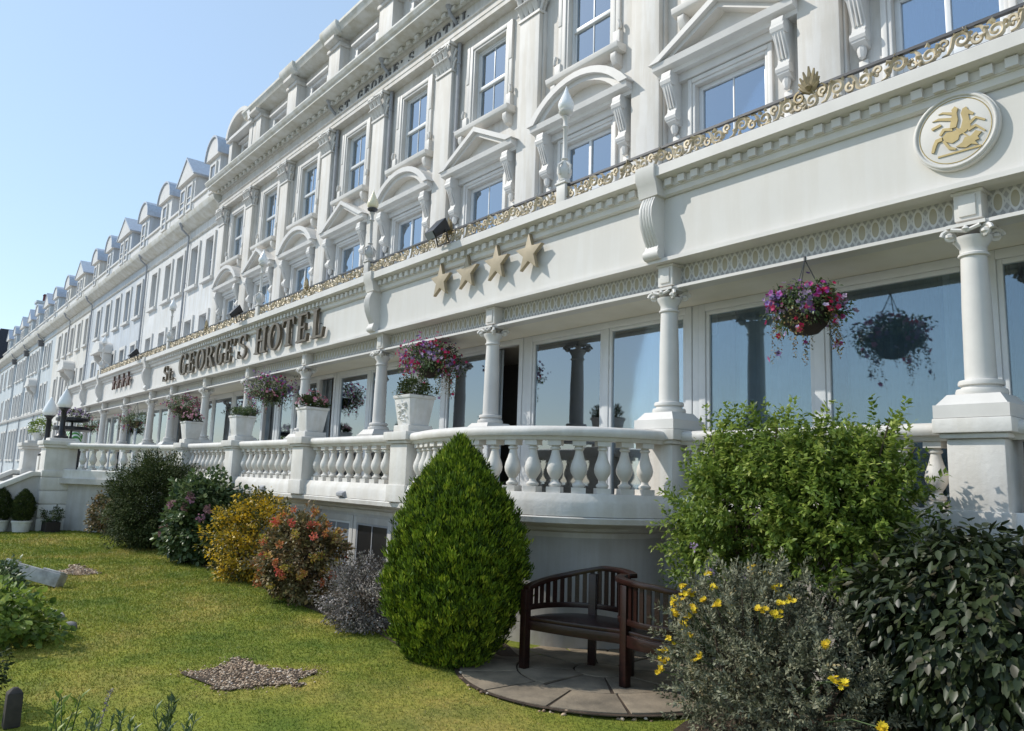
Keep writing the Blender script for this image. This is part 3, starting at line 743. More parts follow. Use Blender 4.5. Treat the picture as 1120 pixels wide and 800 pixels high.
# small serif letters -------------------------------------------------------------
def ringpoly(cx, cy, rx, ry, a0, a1, wt, wn, n=22):
    """arc band; wt = width at the sides, wn = width at top/bottom"""
    o, i_ = [], []
    for k in range(n+1):
        a = math.radians(a0+(a1-a0)*k/n); c, s_ = math.cos(a), math.sin(a)
        o.append((cx+rx*c, cy+ry*s_)); i_.append((cx+(rx-wt)*c, cy+(ry-wn)*s_))
    return o, i_
def glyph(ch):
    T, t, q = .20, .075, .05
    def bar(x0, y0, x1, y1): return [(x0, y0), (x1, y0), (x1, y1), (x0, y1)]
    P = []
    def ring(*a, **k):
        o, i_ = ringpoly(*a, **k)
        for j in range(len(o)-1): P.append(('s', [o[j], o[j+1], i_[j+1], i_[j]]))
    def stem(x, y0=0, y1=1, serif=True):
        P.append(('p', [(x-T/2, y0+q), (x-T/2+.015, (y0+y1)/2), (x-T/2, y1-q), (x+T/2, y1-q), (x+T/2-.015, (y0+y1)/2), (x+T/2, y0+q)]))
        if serif:
            for yy, sg in ((y0, 1), (y1, -1)):
                P.append(('p', [(x-T/2-.10, yy), (x+T/2+.10, yy), (x+T/2+.10, yy+sg*.03), (x+T/2, yy+sg*(q+.03)), (x-T/2, yy+sg*(q+.03)), (x-T/2-.10, yy+sg*.03)]))
    W = .8
    if ch == 'H':
        stem(.2); stem(.82); P.append(('p', bar(.28, .475, .74, .475+t))); W = 1.02
    elif ch == 'E':
        stem(.2); P.append(('p', bar(.26, 0, .70, t))); P.append(('p', bar(.26, 1-t, .68, 1))); P.append(('p', bar(.28, .47, .56, .47+t)))
        P.append(('p', [(.70, 0), (.74, .26), (.68, .26), (.62, t)])); P.append(('p', [(.68, 1), (.71, .76), (.655, .76), (.60, 1-t)])); P.append(('p', bar(.53, .38, .575, .64))); W = .78
    elif ch == 'L':
        stem(.2); P.append(('p', bar(.26, 0, .68, t))); P.append(('p', [(.68, 0), (.74, .32), (.67, .32), (.60, t)])); W = .76
    elif ch == 'T':
        stem(.42, 0, 1); P.append(('p', bar(.04, 1-t, .80, 1)))
        P.append(('p', [(.04, 1), (.14, 1-t), (.07, .72), (.02, .72)])); P.append(('p', [(.80, 1), (.70, 1-t), (.77, .72), (.82, .72)])); W = .84
    elif ch == 'O':
        ring(.44, .5, .42, .52, 0, 360, .20, .06, n=36); W = .88
    elif ch == 'G':
        ring(.44, .5, .42, .52, 40, 322, .20, .06, n=30); P.append(('p', bar(.62, .06, .80, .46))); P.append(('p', bar(.52, .42, .90, .48))); P.append(('p', [(.74, .98), (.79, .98), (.80, .68), (.75, .74), (.70, .84)])); W = .92
    elif ch == 'R':
        stem(.2); ring(.38, .745, .34, .255, -90, 90, .19, .065, n=18); P.append(('p', bar(.26, .93, .40, 1.0))); P.append(('p', bar(.26, .49, .40, .555)))
        P.append(('p', [(.40, .50), (.58, .52), (.92, .03), (.95, 0), (.72, 0)])); W = .92
    elif ch == 'S':
        ring(.36, .755, .30, .255, 20, 200, .12, .065, n=18); ring(.36, .245, .32, .255, -160, 20, .13, .065, n=18)
        P.append(('p', [(.06, .72), (.085, .61), (.56, .37), (.68, .27), (.66, .40), (.56, .50), (.20, .66), (.18, .72)]))
        P.append(('p', bar(.60, .68, .645, .98))); P.append(('p', bar(.045, .02, .09, .34))); W = .74
    elif ch == "'":
        ring(.12, .88, .085, .085, 0, 360, .08, .08, n=12); P.append(('p', [(.16, .95), (.21, .88), (.16, .72), (.08, .64), (.12, .76)])); W = .26
    elif ch == 't':
        P.append(('p', bar(.16, .06, .30, .62))); P.append(('p', bar(.04, .50, .46, .56))); P.append(('p', [(.16, .06), (.22, 0), (.38, 0), (.46, .10), (.30, .08)])); P.append(('p', [(.16, .55), (.30, .55), (.30, .76)])); W = .48
    elif ch == '.':
        ring(.1, .08, .085, .085, 0, 360, .08, .08, n=12); W = .2
    return P, W
def letter(name, ch, x0, x1, z0, h, yf, yb, mat, parent):
    P, W = glyph(ch); m = MB(); sx = (x1-x0)/W
    for i, (k, pts) in enumerate(P):
        m.prism_xz([(x0+x*sx, z0+z*h) for x, z in pts], yf-.0015*(i % 7 if k == 'p' else 0)-(.002 if k == 'p' else 0), yb)
    return m.build(name, mat, parent)
# name on the hotel frieze
sg = thing('frieze_lettering', 'small grey letters ST GEORGE\'S HOTEL on the frieze under the roof cornice', 'lettering', (-15.2, 8.6, 11.3))
txt = "ST GEORGE'S HOTEL"; x = -18.25; step = (18.25-12.15)/len(txt)
for ch in txt:
    if ch != ' ':
        wv = {"'": .08, 'S': .24}.get(ch, .27); letter('letter', ch, x, x+wv, 11.315, .235, 8.575, 8.602, LETTD, sg)
    x += step

# ------------------------------------------------------------------ sun lounge under the hotel
SX0, SX1 = -37.25, 4.0
LX, LY = -18.0, 6.2
colx = [3.8, .86, -2.06, -4.95, -7.93, -10.87, -13.77, -16.72, -19.62, -22.45, -24.6, -27.75, -30.95, -34.0, -37.0]
lounge = thing('sun_lounge', 'long white sun lounge with slim columns and plain fascia along the front of the hotel', 'sun lounge', (LX, LY, 0))
m = MB(); m.prism_yz([(6.10, 3.92), (6.10, 4.60), (6.3, 4.60), (6.3, 3.92)], SX0, SX1)
m.box(SX0, SX0+.15, 6.3, 8.7, 3.92, 4.6)
m.build('fascia', WFASC, lounge)
m = MB(); m.prism_yz([(6.03, 3.895), (6.03, 3.935), (6.10, 3.955), (6.3, 3.955), (6.3, 3.895)], SX0-.02, SX1); m.build('fascia_bead', WTRIM, lounge)
m = MB(); m.prism_yz([(6.075, 4.602), (6.05, 4.62), (6.045, 4.675), (6.03, 4.68), (6.03, 4.765), (5.97, 4.775), (5.90, 4.79), (5.90, 4.895), (5.92, 4.91), (6.5, 4.93), (6.5, 4.602)], SX0-.2, SX1)
lc = m.build('cornice', WTRIM, lounge, angle=25)
pp = [(SX0-.1, 6.0295)]; x = SX0-.1
while x < SX1-.2: pp += [(x, 5.982), (x+.085, 5.982), (x+.085, 6.022), (x+.165, 6.022)]; x += .165
pp += [(x, 6.0295)]
m = MB(); m.prism_xy(pp, 4.69, 4.764)
m.build('dentil_course', WTRIM, lc)
m = MB(); m.box(SX0, SX1, 6.5, HY-.02, 4.78, 4.86); m.build('roof', LEAD, lounge)
m = MB(); m.box(SX0, SX1, 6.34, 8.7, 3.635, 3.70); m.build('soffit', CREAM, lounge)
# frieze panels between the column blocks
m = MB(); m.box(SX0, SX1, 6.27, 6.34, 3.66, 3.897); m.build('frieze', FRIEZE, lounge)
m = MB(); m.prism_yz([(6.16, 3.625), (6.16, 3.652), (6.18, 3.661), (6.34, 3.661), (6.34, 3.625)], SX0, SX1); m.build('frieze_lip', WTRIM, lounge)
m = MB(); m.box(-.095, .095, 6.13, 6.275, 3.663, 3.894); m.box(-.06, .06, 6.115, 6.14, 3.69, 3.85); m.box(-.11, .11, 6.12, 6.275, 3.868, 3.8935)
place(m.build('frieze_block', WTRIM, lounge, bevel=.005, local=True), lounge, [(x-LX, -LY, 0) for x in colx])
# columns
m = MB(); m.lathe([(.105, 2.44), (.102, 2.7), (.099, 3.0), (.088, 3.38)], 0, 6.2, 0, 24)
c = m.build('column', WTRIM, lounge, angle=40, local=True)
m = MB(); m.box(-.25, .25, 5.95, 6.45, 2.15, 2.245); m.frust(0, 6.2, .235, .175, 2.246, 2.325)
m.lathe([(.165, 2.325), (.172, 2.345), (.165, 2.37), (.135, 2.375), (.13, 2.395), (.15, 2.40), (.152, 2.42), (.145, 2.435), (.112, 2.442)], 0, 6.2, 0, 24)
m.build('base', WTRIM, c, angle=35, local=True)
m = MB(); m.lathe([(.09, 3.375), (.105, 3.385), (.105, 3.40), (.092, 3.41), (.092, 3.45), (.125, 3.50), (.13, 3.53)], 0, 6.2, 0, 20)
m.box(-.135, .135, 6.065, 6.335, 3.60, 3.626)
for sx in (-1, 1):
    for sy in (-1, 1):
        sp = [(sx*(.125+.048*math.cos(t)*(1-t/10)), 6.2+sy*(.10+.03*math.cos(t)*(1-t/10)), 3.545+.052*math.sin(t)*(1-t/10)) for t in [j*.55 for j in range(15)]]
        m.tube(sp, .017, 6); m.lathe([(.01, -.03), (.036, -.01), (.036, .01), (.01, .03)], sx*.125, 6.2+sy*.1, 3.545, 8)
for sy in (-1, 1): m.tube([(-.10, 6.2+sy*.135, 3.585), (0, 6.2+sy*.125, 3.56), (.10, 6.2+sy*.135, 3.585)], .016, 6); m.lathe([(.006, -.03), (.032, 0), (.006, .03)], 0, 6.2+sy*.13, 3.575, 8)
m.build('capital', WTRIM, c, angle=40, local=True)
place(c, lounge, [(x-LX, -LY, 0) for x in colx])
# scroll corbels on the fascia
m = MB()
m.prism_yz([(5.95, 4.60), (5.915, 4.54), (5.885, 4.46), (5.882, 4.37), (5.905, 4.27), (5.955, 4.16), (6.00, 4.08), (5.985, 4.04), (5.965, 4.00), (5.975, 3.96), (6.02, 3.957), (6.102, 3.957), (6.102, 4.60)], -.085, .085)
for s in (-.055, -.018, .018, .055): m.tube([(s, 5.935, 4.58), (s, 5.886, 4.46), (s, 5.884, 4.37), (s, 5.906, 4.27), (s, 5.957, 4.155), (s, 6.0, 4.07)], .012, 5)
m.tube([(-.10, 6.02, 3.985), (.10, 6.02, 3.985)], .058, 12)
m.prism_yz([(5.865, 4.785), (5.865, 4.92), (6.1, 4.935), (6.1, 4.60), (5.93, 4.60), (5.90, 4.73)], -.125, .125)
place(m.build('corbel', WTRIM, lounge, angle=35, local=True), lounge, [(x-LX, -LY, 0) for x in (.9, -5.02, -10.95, -24.75, -31.2, -34.1, -37.0)])
# interior
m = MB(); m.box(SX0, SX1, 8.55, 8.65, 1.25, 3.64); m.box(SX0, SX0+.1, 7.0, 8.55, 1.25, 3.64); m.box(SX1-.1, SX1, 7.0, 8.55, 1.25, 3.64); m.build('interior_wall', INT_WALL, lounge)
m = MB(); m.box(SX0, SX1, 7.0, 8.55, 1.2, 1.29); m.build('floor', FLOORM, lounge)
# glazing bays: a frame with two panes, or a pane with a door standing open
def glazing(mull, x0, x1, drs, door=None, blind=None):
    m = MB(); cw = x1-x0
    frame(m, x0, x1, 1.30, 3.633, .085, 6.96, 7.05, .09)
    for q in mull: m.box(q-.055, q+.055, 6.962, 7.048, 1.39, 3.548)
    xs = [x0+.085]+[v for q in mull for v in (q-.055, q+.055)]+[x1-.085]
    for a, b in zip(xs[::2], xs[1::2]):
        if door and a <= door <= b: continue
        frame(m, a, b, 1.39, 3.548, .045, 6.975, 7.035)
    f = m.build('window', UPVC, lounge, bevel=.006, local=True)
    for a, b in zip(xs[::2], xs[1::2]):
        if door and a <= door <= b: continue
        m = MB(); m.box(a+.04, b-.04, 7.0, 7.008, 1.43, 3.513); m.build('pane', GLASS if blind is SMOKE else GLASS2, f, local=True)
    for a, b in zip(xs[::2], xs[1::2]):
        if blind and not (door and a <= door <= b): m = MB(); drape_sheet(m, a, b, 1.30, 3.6, 7.30, .012, 10, 5); m.build('voile', blind, f, local=True)
    for a, b, mt_ in drs:
        m = MB(); drape_sheet(m, a, b, 1.30, 3.6, 7.22, .035, max(3, int((b-a)/.1)), int(abs(a*100))); m.build('drape', mt_, f, local=True)
    return f
A = glazing([0], -1.42, 1.42, [(-1.36, -1.12, DRAPE), (.04, .16, DRAPE), (1.05, 1.36, NET)], blind=SMOKE)
Bz = glazing([-.12], -1.42, 1.42, [(-1.08, -.82, DRAPE), (-1.36, -1.10, NET), (.0, .12, DRAPE), (1.1, 1.34, NET)], blind=VOILE)
Cz = glazing([-.55, .62], -1.42, 1.42, [(-1.36, -1.0, NET), (-.5, -.2, DRAPE), (.2, .5, NET), (1.15, 1.36, MAROON)], door=1.0, blind=VOILE)
A2 = glazing([.08], -1.42, 1.42, [(-1.36, -1.2, NET), (-1.16, -.98, DRAPE), (.14, .28, DRAPE)], blind=VOILE)
bays = [(-.60, A), (-3.50, A), (-6.44, A2), (-9.40, Cz), (-12.32, Bz), (-15.24, Cz), (-18.17, Cz), (-21.04, Bz), (-26.2, Bz), (-29.35, A), (-32.5, Cz), (-35.5, A), (2.33, A)]
seen = set()
for x, src in bays:
    x -= .22
    if src.name not in seen: src.location = (x-LX, -LY, 0); seen.add(src.name)
    else: copy_tree(src, lounge, (x-LX, -LY, 0))
m = MB(); edges = sorted([(x-.22-1.42, x-.22+1.42) for x, _ in bays])
for (a, b), (c_, d_) in zip(edges, edges[1:]):
    m = MB()
    if c_-b > 1.5: m.box(b+.01, b+.25, 6.94, 7.06, 1.3, 3.633); m.box(c_-.25, c_-.01, 6.94, 7.06, 1.3, 3.633); m.box(b+.25, c_-.25, 6.95, 7.05, 3.35, 3.632)
    elif c_-b > .02: m.box(b+.006, c_-.006, 6.97, 7.06, 1.3, 3.633)
    if m.v: m.build('jamb', UPVC, lounge, bevel=.004)
m = MB(); drape_sheet(m, -23.15, -22.85, 1.3, 3.35, 7.1, .04, 4, 8); m.build('drape', MAROON, lounge)

# fixed signs on the fascia --------------------------------------------------------
sign = thing('hotel_sign', "raised bronze capitals reading St. GEORGE'S HOTEL on the white fascia", 'sign', (-17.9, 6.1, 4.1))
for ch, a, b, z0, h in (('S', -22.98, -22.55, 4.03, .44), ('t', -22.52, -22.15, 4.03, .44), ('.', -22.12, -21.98, 4.03, .44), ('G', -21.55, -20.82, 4.09, .56), ('E', -20.72, -20.20, 4.09, .54), ('O', -20.14, -19.44, 4.09, .54),
                        ('R', -19.38, -18.72, 4.09, .54), ('G', -18.66, -18.02, 4.09, .54), ('E', -17.96, -17.50, 4.09, .54), ("'", -17.44, -17.25, 4.09, .54), ('S', -17.12, -16.56, 4.09, .54),
                        ('H', -16.10, -15.45, 4.09, .56), ('O', -15.40, -14.72, 4.09, .55), ('T', -14.66, -14.06, 4.09, .56), ('E', -13.96, -13.40, 4.09, .56), ('L', -13.28, -12.74, 4.09, .56)):
    letter('letter', ch, a, b, z0, h, 6.005, 6.06, BRONZE, sign)
    mm = MB(); mm.tube([((a+b)/2, 6.05, z0+h*.5 if ch not in 'tO.\'G' else z0+.03), ((a+b)/2, 6.102, z0+h*.5 if ch not in 'tO.\'G' else z0+.03)], .008, 5); mm.build('stud', IRON, sign)
def star(m, cx, cz, r, y0, y1):
    pts = [((r if i % 2 == 0 else r*.40)*math.sin(i*PI/5), (r if i % 2 == 0 else r*.40)*math.cos(i*PI/5)) for i in range(10)]
    m.prism_xz([(cx+x, cz+z) for x, z in pts], y0, y1)
for xs, lab, mt_ in (((-7.01, -7.67, -8.33, -8.97), 'row of four big tan stars on the fascia, nearer the camera', STARM), ((-27.0, -27.65, -28.3, -28.95), 'row of four dark reddish stars far along the fascia, left of the name', REDSTAR)):
    st = thing('star_rating_sign', lab, 'stars', (sum(xs)/4, 6.1, 4.43))
    for x in xs:
        m = MB(); star(m, x, 4.43, .262, 5.985, 6.04); o = m.build('star', mt_, st, bevel=.004)
        m = MB(); m.tube([(x, 6.03, 4.43), (x, 6.102, 4.43)], .012, 6); m.build('stud', IRON, o)
# round emblem with horse and rider
emb = thing('emblem', 'round white plaque with a gold horse and rider at the right end of the fascia', 'emblem', (-2.09, 6.1, 4.36))
m = MB()
def disc(m, r, y0, y1, n=48): m.prism_xz([(-2.09+r*math.cos(pi2*k/n), 4.36+r*math.sin(pi2*k/n)) for k in range(n)], y0, y1)
disc(m, .31, 6.05, 6.101); m.build('disc', WTRIM, emb, bevel=.012)
m = MB(); n = 48
m.tube([(-2.09+.285*math.cos(pi2*k/n), 6.048, 4.36+.285*math.sin(pi2*k/n)) for k in range(n+1)], .014, 8); m.build('rim', WTRIM, emb, smooth=True)
m = MB(); m.tube([(-2.09+.255*math.cos(pi2*k/n), 6.05, 4.36+.255*math.sin(pi2*k/n)) for k in range(n+1)], .004, 6); m.build('gold_ring', EMBGOLD, emb, smooth=True)
EMB = {'horse': [(-0.087, -0.03), (-0.056, 0.001), (-0.007, -0.005), (0.046, 0.006), (0.063, 0.066), (0.052, 0.122), (0.067, 0.157), (0.092, 0.163), (0.103, 0.136), (0.142, 0.096), (0.132, 0.081), (0.102, 0.1), (0.108, 0.05), (0.115, 0.001), (0.082, -0.033), (0.034, -0.047), (0.023, -0.08), (-0.02, -0.097), (-0.067, -0.07)],
'fore1': [(0.102, 0.037), (0.151, 0.065), (0.215, 0.02), (0.211, 0.007), (0.152, 0.046), (0.11, 0.012)], 'fore2': [(0.093, -0.011), (0.151, 0.001), (0.211, -0.064), (0.206, -0.076), (0.15, -0.019), (0.098, -0.038)],
'hind': [(-0.07, -0.058), (-0.034, -0.119), (0.007, -0.145), (0.003, -0.158), (-0.046, -0.14), (-0.087, -0.064)], 'tail': [(-0.087, -0.026), (-0.135, -0.032), (-0.158, -0.081), (-0.17, -0.13), (-0.15, -0.136), (-0.134, -0.089), (-0.12, -0.06), (-0.087, -0.056)],
'rider': [(-0.03, 0.022), (-0.017, 0.086), (-0.005, 0.143), (-0.01, 0.168), (0.014, 0.191), (0.035, 0.169), (0.025, 0.136), (0.031, 0.078), (0.015, 0.02)], 'cl1': [(-0.005, 0.151), (-0.075, 0.177), (-0.109, 0.167), (-0.076, 0.162), (-0.006, 0.128)],
'cl2': [(-0.015, 0.109), (-0.107, 0.136), (-0.155, 0.123), (-0.111, 0.118), (-0.018, 0.084)], 'cl3': [(-0.096, 0.086), (-0.164, 0.069), (-0.155, 0.05), (-0.087, 0.068)], 'leg': [(-0.014, 0.027), (-0.079, 0.042), (-0.107, -0.004), (-0.093, -0.013), (-0.066, 0.019), (-0.012, 0.0)],
'drag': [(0.007, -0.136), (0.053, -0.114), (0.07, -0.08), (0.114, -0.081), (0.149, -0.049), (0.186, -0.073), (0.157, -0.099), (0.168, -0.124), (0.137, -0.128), (0.159, -0.165), (0.111, -0.145), (0.076, -0.162)], 'spear': [(0.021, 0.015), (0.143, -0.13), (0.136, -0.137), (0.014, 0.006)], 'gl': [(-0.125, -0.171), (0.175, -0.17), (0.175, -0.185), (-0.126, -0.185)]}
m = MB()
for i, (k, p) in enumerate(EMB.items()): m.prism_xz([(-2.09+x, 4.36+z) for x, z in p], 6.042-.0012*(i % 6), 6.051)
m.build('horse_and_rider', EMBGOLD, emb)
#PART3
# ------------------------------------------------------------------ gilded railing along the lounge roof
RY = 5.97
rail = thing('roof_railing', 'low railing of pale gilt scrollwork along the edge of the lounge roof', 'railing', (-14, RY, 4.88))
m = MB(); m.box(-31.6, SX1, RY-.02, RY+.02, 5.10, 5.125); m.box(-31.6, SX1, RY-.012, RY+.012, 4.92, 4.935); m.build('top_rail', IRON, rail)
def spiral(cx, cz, r0, turns, a0, sgn, r1=.012, n=18):
    return [(cx+(r0+(r1-r0)*k/n)*math.cos(a0+sgn*turns*pi2*k/n), cz+(r0+(r1-r0)*k/n)*math.sin(a0+sgn*turns*pi2*k/n)) for k in range(n+1)]
def scroll_panel(x0, wid, rr):
    m = MB(); j = 0; x = x0; zc = 5.018
    while x < x0+wid-.05:
        up = j % 2 == 0; s = 1 if up else -1
        y = lambda: RY+rr.uniform(-.012, .012)
        c = (x+.12, zc+.012*s); p = spiral(c[0], c[1], .068, 1.35, s*2.5, -s)
        lead = [(x-.02, zc-s*.075), (x+.02, zc-s*.065), (x+.05, zc-s*.02)]
        yy = y(); m.tube([(a, yy, b) for a, b in lead+p], [.009, .013, .018]+[.019-.008*k/len(p) for k in range(len(p))], 5)
        p = spiral(x+.235, zc-s*.03, .042, 1.1, s*(PI/2), s); yy = y(); m.tube([(a, yy, b) for a, b in p], [.018-.007*k/len(p) for k in range(len(p))], 5)
        for k in range(7):    # leaf tips
            a0 = rr.uniform(0, pi2); rr_ = rr.uniform(.03, .055); q = (c[0]+.062*math.cos(a0), c[1]+.062*math.sin(a0)); yy = y()
            m.tube([(q[0], yy, q[1]), (q[0]+rr_*.6*math.cos(a0+.5), yy-.012, q[1]+rr_*.6*math.sin(a0+.5)), (q[0]+rr_*math.cos(a0+1), yy, max(4.9, min(5.08, q[1]+rr_*math.sin(a0+1))))], [.014, .018, .005], 4)
        x += .235; j += 1
    return m
rr = random.Random(11); x = -31.6
while x < SX1-.2:
    wd = min(1.45, SX1-x); scroll_panel(x+.03, wd, rr).build('scrollwork', PALEGOLD, rail, smooth=True); x += 1.45
for px in (-3.2, -8.75, -13.5, -19.3):
    m = MB()
    for k in range(9):
        a = PI/2+(k-4)*.27; L = .23-.018*abs(k-4)*1.6
        m.tube([(px, RY, 5.08), (px+.5*L*math.cos(a), RY-.015, 5.08+.55*L*math.sin(a)), (px+L*.95*math.cos(a), RY-.03, 5.09+L*math.sin(a))], [.02, .026, .008], 5)
    for s in (-1, 1): m.tube([(px+a, RY-.01, b) for a, b in spiral(s*.10, 5.06, .06, 1.2, PI/2, -s)], .014, 5)
    m.lathe([(.01, -.03), (.035, 0), (.01, .03)], px, RY-.03, 5.12, 8)
    m.build('palmette', GOLD, rail, smooth=True)
# lamps standing on the lounge roof edge
def roof_lamp(x, label, post, globe, tall=0):
    t = thing('globe_lamp', label, 'lamp', (x, RY-.0, 4.88), 'globe lamps along the lounge roof'); y = RY
    m = MB(); m.box(x-.075, x+.075, y-.06, y+.07, 4.885, 5.13); m.box(x-.09, x+.09, y-.075, y+.085, 5.13, 5.155); m.build('plinth', post, t, bevel=.008)
    m = MB(); m.lathe([(.07, 5.155), (.075, 5.18), (.05, 5.20), (.085, 5.26), (.09, 5.32), (.05, 5.38), (.03, 5.44), (.045, 5.46), (.03, 5.48), (.026, 5.85), (.045, 5.87), (.028, 5.89), (.03, 5.97), (.05, 6.0), (.03, 6.02)], x, y, 0, 14)
    for a in range(4):
        q = a*PI/2; m.tube([(x+.03*math.cos(q), y+.03*math.sin(q), 5.42), (x+.10*math.cos(q), y+.10*math.sin(q), 5.36), (x+.085*math.cos(q), y+.085*math.sin(q), 5.25)], .016, 5)
    m.build('post', post, t, smooth=True)
    m = MB(); m.lathe([(.035, 6.02), (.085, 6.05), (.09, 6.075), (.075, 6.085)], x, y, 0, 16); m.build('collar', IRON if post is LAMPGREY else post, t, smooth=True)
    m = MB(); m.lathe([(.06, 6.08), (.092, 6.115), (.10, 6.16), (.09, 6.20), (.06, 6.265), (.03, 6.33), (.010, 6.39), (.004, 6.41)], x, y, 0, 20); m.build('globe', globe, t, smooth=True)
roof_lamp(-6.36, 'white roof lamp with pointed opal globe before the big arched window', WTRIM, GLOBE)
roof_lamp(-11.1, 'grey roof lamp with cream globe above the corbel left of the tan stars', LAMPGREY, GLOBEC)
roof_lamp(-15.9, 'white roof lamp with opal globe above the word HOTEL', WTRIM, GLOBE)
roof_lamp(-22.5, 'white roof lamp above the start of the name, beyond the floodlight', WTRIM, GLOBE)
roof_lamp(-31.0, 'farthest white roof lamp, at the far end of the gilt railing', WTRIM, GLOBE)
def floodlight(x, label):
    t = thing('floodlight', label, 'floodlight', (x, 5.86, 4.88), 'black floodlights on the lounge cornice')
    m = MB(); m.prism_yz([(5.60, 5.02), (5.66, 4.93), (5.90, 5.10), (5.80, 5.26)], x-.10, x+.13); m.build('housing', BLACK, t, bevel=.012)
    m = MB(); m.tube([(x-.12, 5.80, 5.08), (x-.125, 5.86, 4.9), (x+.155, 5.86, 4.9), (x+.15, 5.80, 5.08)], .012, 6); m.build('bracket', BLACK, t)
    m = MB(); m.add([(x-.085, 5.594, 5.01), (x+.115, 5.594, 5.01), (x+.115, 5.652, 4.925), (x-.085, 5.652, 4.925)], [(0, 1, 2, 3)]); m.build('lens', DARKPANE, t)
floodlight(-8.75, 'black floodlight on the cornice between the first tan star and the corbel')
floodlight(-16.75, 'black floodlight on the cornice over the apostrophe of the name')
floodlight(-25.5, 'small black floodlight on the cornice right of the far dark stars')

# ------------------------------------------------------------------ terrace with balustrade
def curve(pts, n=5):
    out = []
    for i in range(len(pts)-1):
        p0 = pts[max(i-1, 0)]; p1 = pts[i]; p2 = pts[i+1]; p3 = pts[min(i+2, len(pts)-1)]
        for k in range(n):
            t = k/n
            out.append(tuple(.5*((2*p1[a])+(-p0[a]+p2[a])*t+(2*p0[a]-5*p1[a]+4*p2[a]-p3[a])*t*t+(-p0[a]+3*p1[a]-3*p2[a]+p3[a])*t**3) for a in (0, 1)))
    out.append(pts[-1]); return out
BOW = curve([(-4.93, 6.15), (-4.95, 5.85), (-5.17, 5.33), (-5.62, 4.97), (-6.35, 4.79), (-7.1, 4.86), (-7.75, 5.06), (-8.24, 5.20)], 5)
STR = [(-8.24, 5.20), (-17.25, 5.20)]
RIGHT = [(SX1, 6.20), (-4.93, 6.20)]
DIAG = [(-18.95, 5.16), (-21.35, 3.62)]
PEDX = [-8.24, -11.22, -14.22, -17.22]
terr = thing('terrace', 'raised white terrace with bottle balusters, broad pedestals and a bowed front over the bench', 'terrace', (-10, 5.4, 0))
path_all = [(SX1, 6.20), (-4.945, 6.20)]+BOW[1:]+[(-17.25, 5.20), (-18.2, 5.24), (-18.95, 5.16)]
def resweep(name, prof, path, mat, parent, **k): m = MB(); m.sweep(prof, path); return m.build(name, mat, parent, **k)
WP = [(-.15, 0), (-.15, 1.12), (-.40, 1.12), (-.40, 0)]
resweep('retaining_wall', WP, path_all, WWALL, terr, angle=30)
resweep('ledge', [(-.145, 1.06), (-.13, 1.11), (-.05, 1.13), (-.02, 1.16), (.10, 1.185), (.16, 1.21), (.17, 1.26), (.16, 1.27), (-.42, 1.275), (-.42, 1.06)], path_all, WMASON, terr, angle=28)
resweep('plinth_course', [(.145, 1.276), (.145, 1.40), (.13, 1.43), (.11, 1.475), (.10, 1.49), (-.13, 1.49), (-.13, 1.276)], path_all, WMASON, terr, angle=28)
RAILP = [(-.13, 2.0), (.08, 1.995), (.10, 2.03), (.125, 2.035), (.14, 2.06), (.14, 2.09), (.125, 2.115), (.09, 2.13), (-.11, 2.13), (-.14, 2.11), (-.15, 2.06)]
for pth in (RIGHT, BOW, STR, [(-17.25, 5.20), (-18.2, 5.24), (-18.95, 5.16)]):
    resweep('top_rail', RAILP, pth, WMASON, terr, angle=40)
m = MB(); m.prism_xy([(SX1, 6.3), (-4.9, 6.3), (-5.3, 5.5), (-5.7, 5.1), (-6.35, 4.93), (-7.1, 5.0), (-8.24, 5.3), (-18.9, 5.3), (-18.9, 7.0), (SX1, 7.0)], 1.2, 1.277); m.build('terrace_floor', TERRPAVE, terr)
def pedestal(x, y, hw, kind):
    m = MB()
    m.box(x-hw, x+hw, y-hw, y+hw, 1.30, 2.0); m.box(x-hw-.02, x+hw+.02, y-hw-.02, y+hw+.02, 1.277, 1.49)
    m.prism_xy([(x-hw-.035, y-hw-.035), (x+hw+.035, y-hw-.035), (x+hw+.035, y+hw+.035), (x-hw-.035, y+hw+.035)], 2.001, 2.04)
    m.box(x-hw-.07, x+hw+.07, y-hw-.07, y+hw+.07, 2.04, 2.148)
    if kind: m.box(x-hw+.02, x+hw-.02, y-hw+.02, y+hw-.02, 2.148, 2.235)
    m.build('pedestal', WMASON, terr, bevel=.014)
for x in PEDX: pedestal(x, 5.20, .20, 1)
for x in colx[:4]: pedestal(x, 6.20, .19, 0)
m = MB(); x, y = -2.06, 6.2; m.box(x-.22, x+.22, 6.0, 6.35, 0, 1.05); m.build('buttress', WWALL, terr, bevel=.01)
# balusters
BPROF = [(.050, .055), (.062, .07), (.062, .085), (.038, .105), (.034, .125), (.052, .15), (.077, .195), (.083, .235), (.074, .28), (.054, .33), (.040, .385), (.036, .41), (.05, .42), (.05, .435), (.038, .445), (.044, .455)]
m = MB(); m.lathe(BPROF, 0, 0, 1.49, 16); m.box(-.07, .07, -.07, .07, 1.4905, 1.545); m.box(-.065, .065, -.065, .065, 1.945, 1.999)
bal = m.build('baluster', WMASON, terr, angle=35, local=True)
def along(path, step, e0, e1):
    L = [0]
    for a, b in zip(path, path[1:]): L.append(L[-1]+math.dist(a, b))
    n = max(1, int((L[-1]-e0-e1)/step)); st = (L[-1]-e0-e1)/n; out = []
    for k in range(n+1):
        s = e0+k*st
        for i in range(len(L)-1):
            if L[i] <= s <= L[i+1]+1e-9:
                t = (s-L[i])/(L[i+1]-L[i]); a, b = path[i], path[i+1]
                out.append((a[0]+(b[0]-a[0])*t, a[1]+(b[1]-a[1])*t, math.atan2(b[1]-a[1], b[0]-a[0]))); break
    return out
pts = along(BOW, .225, .32, .38)
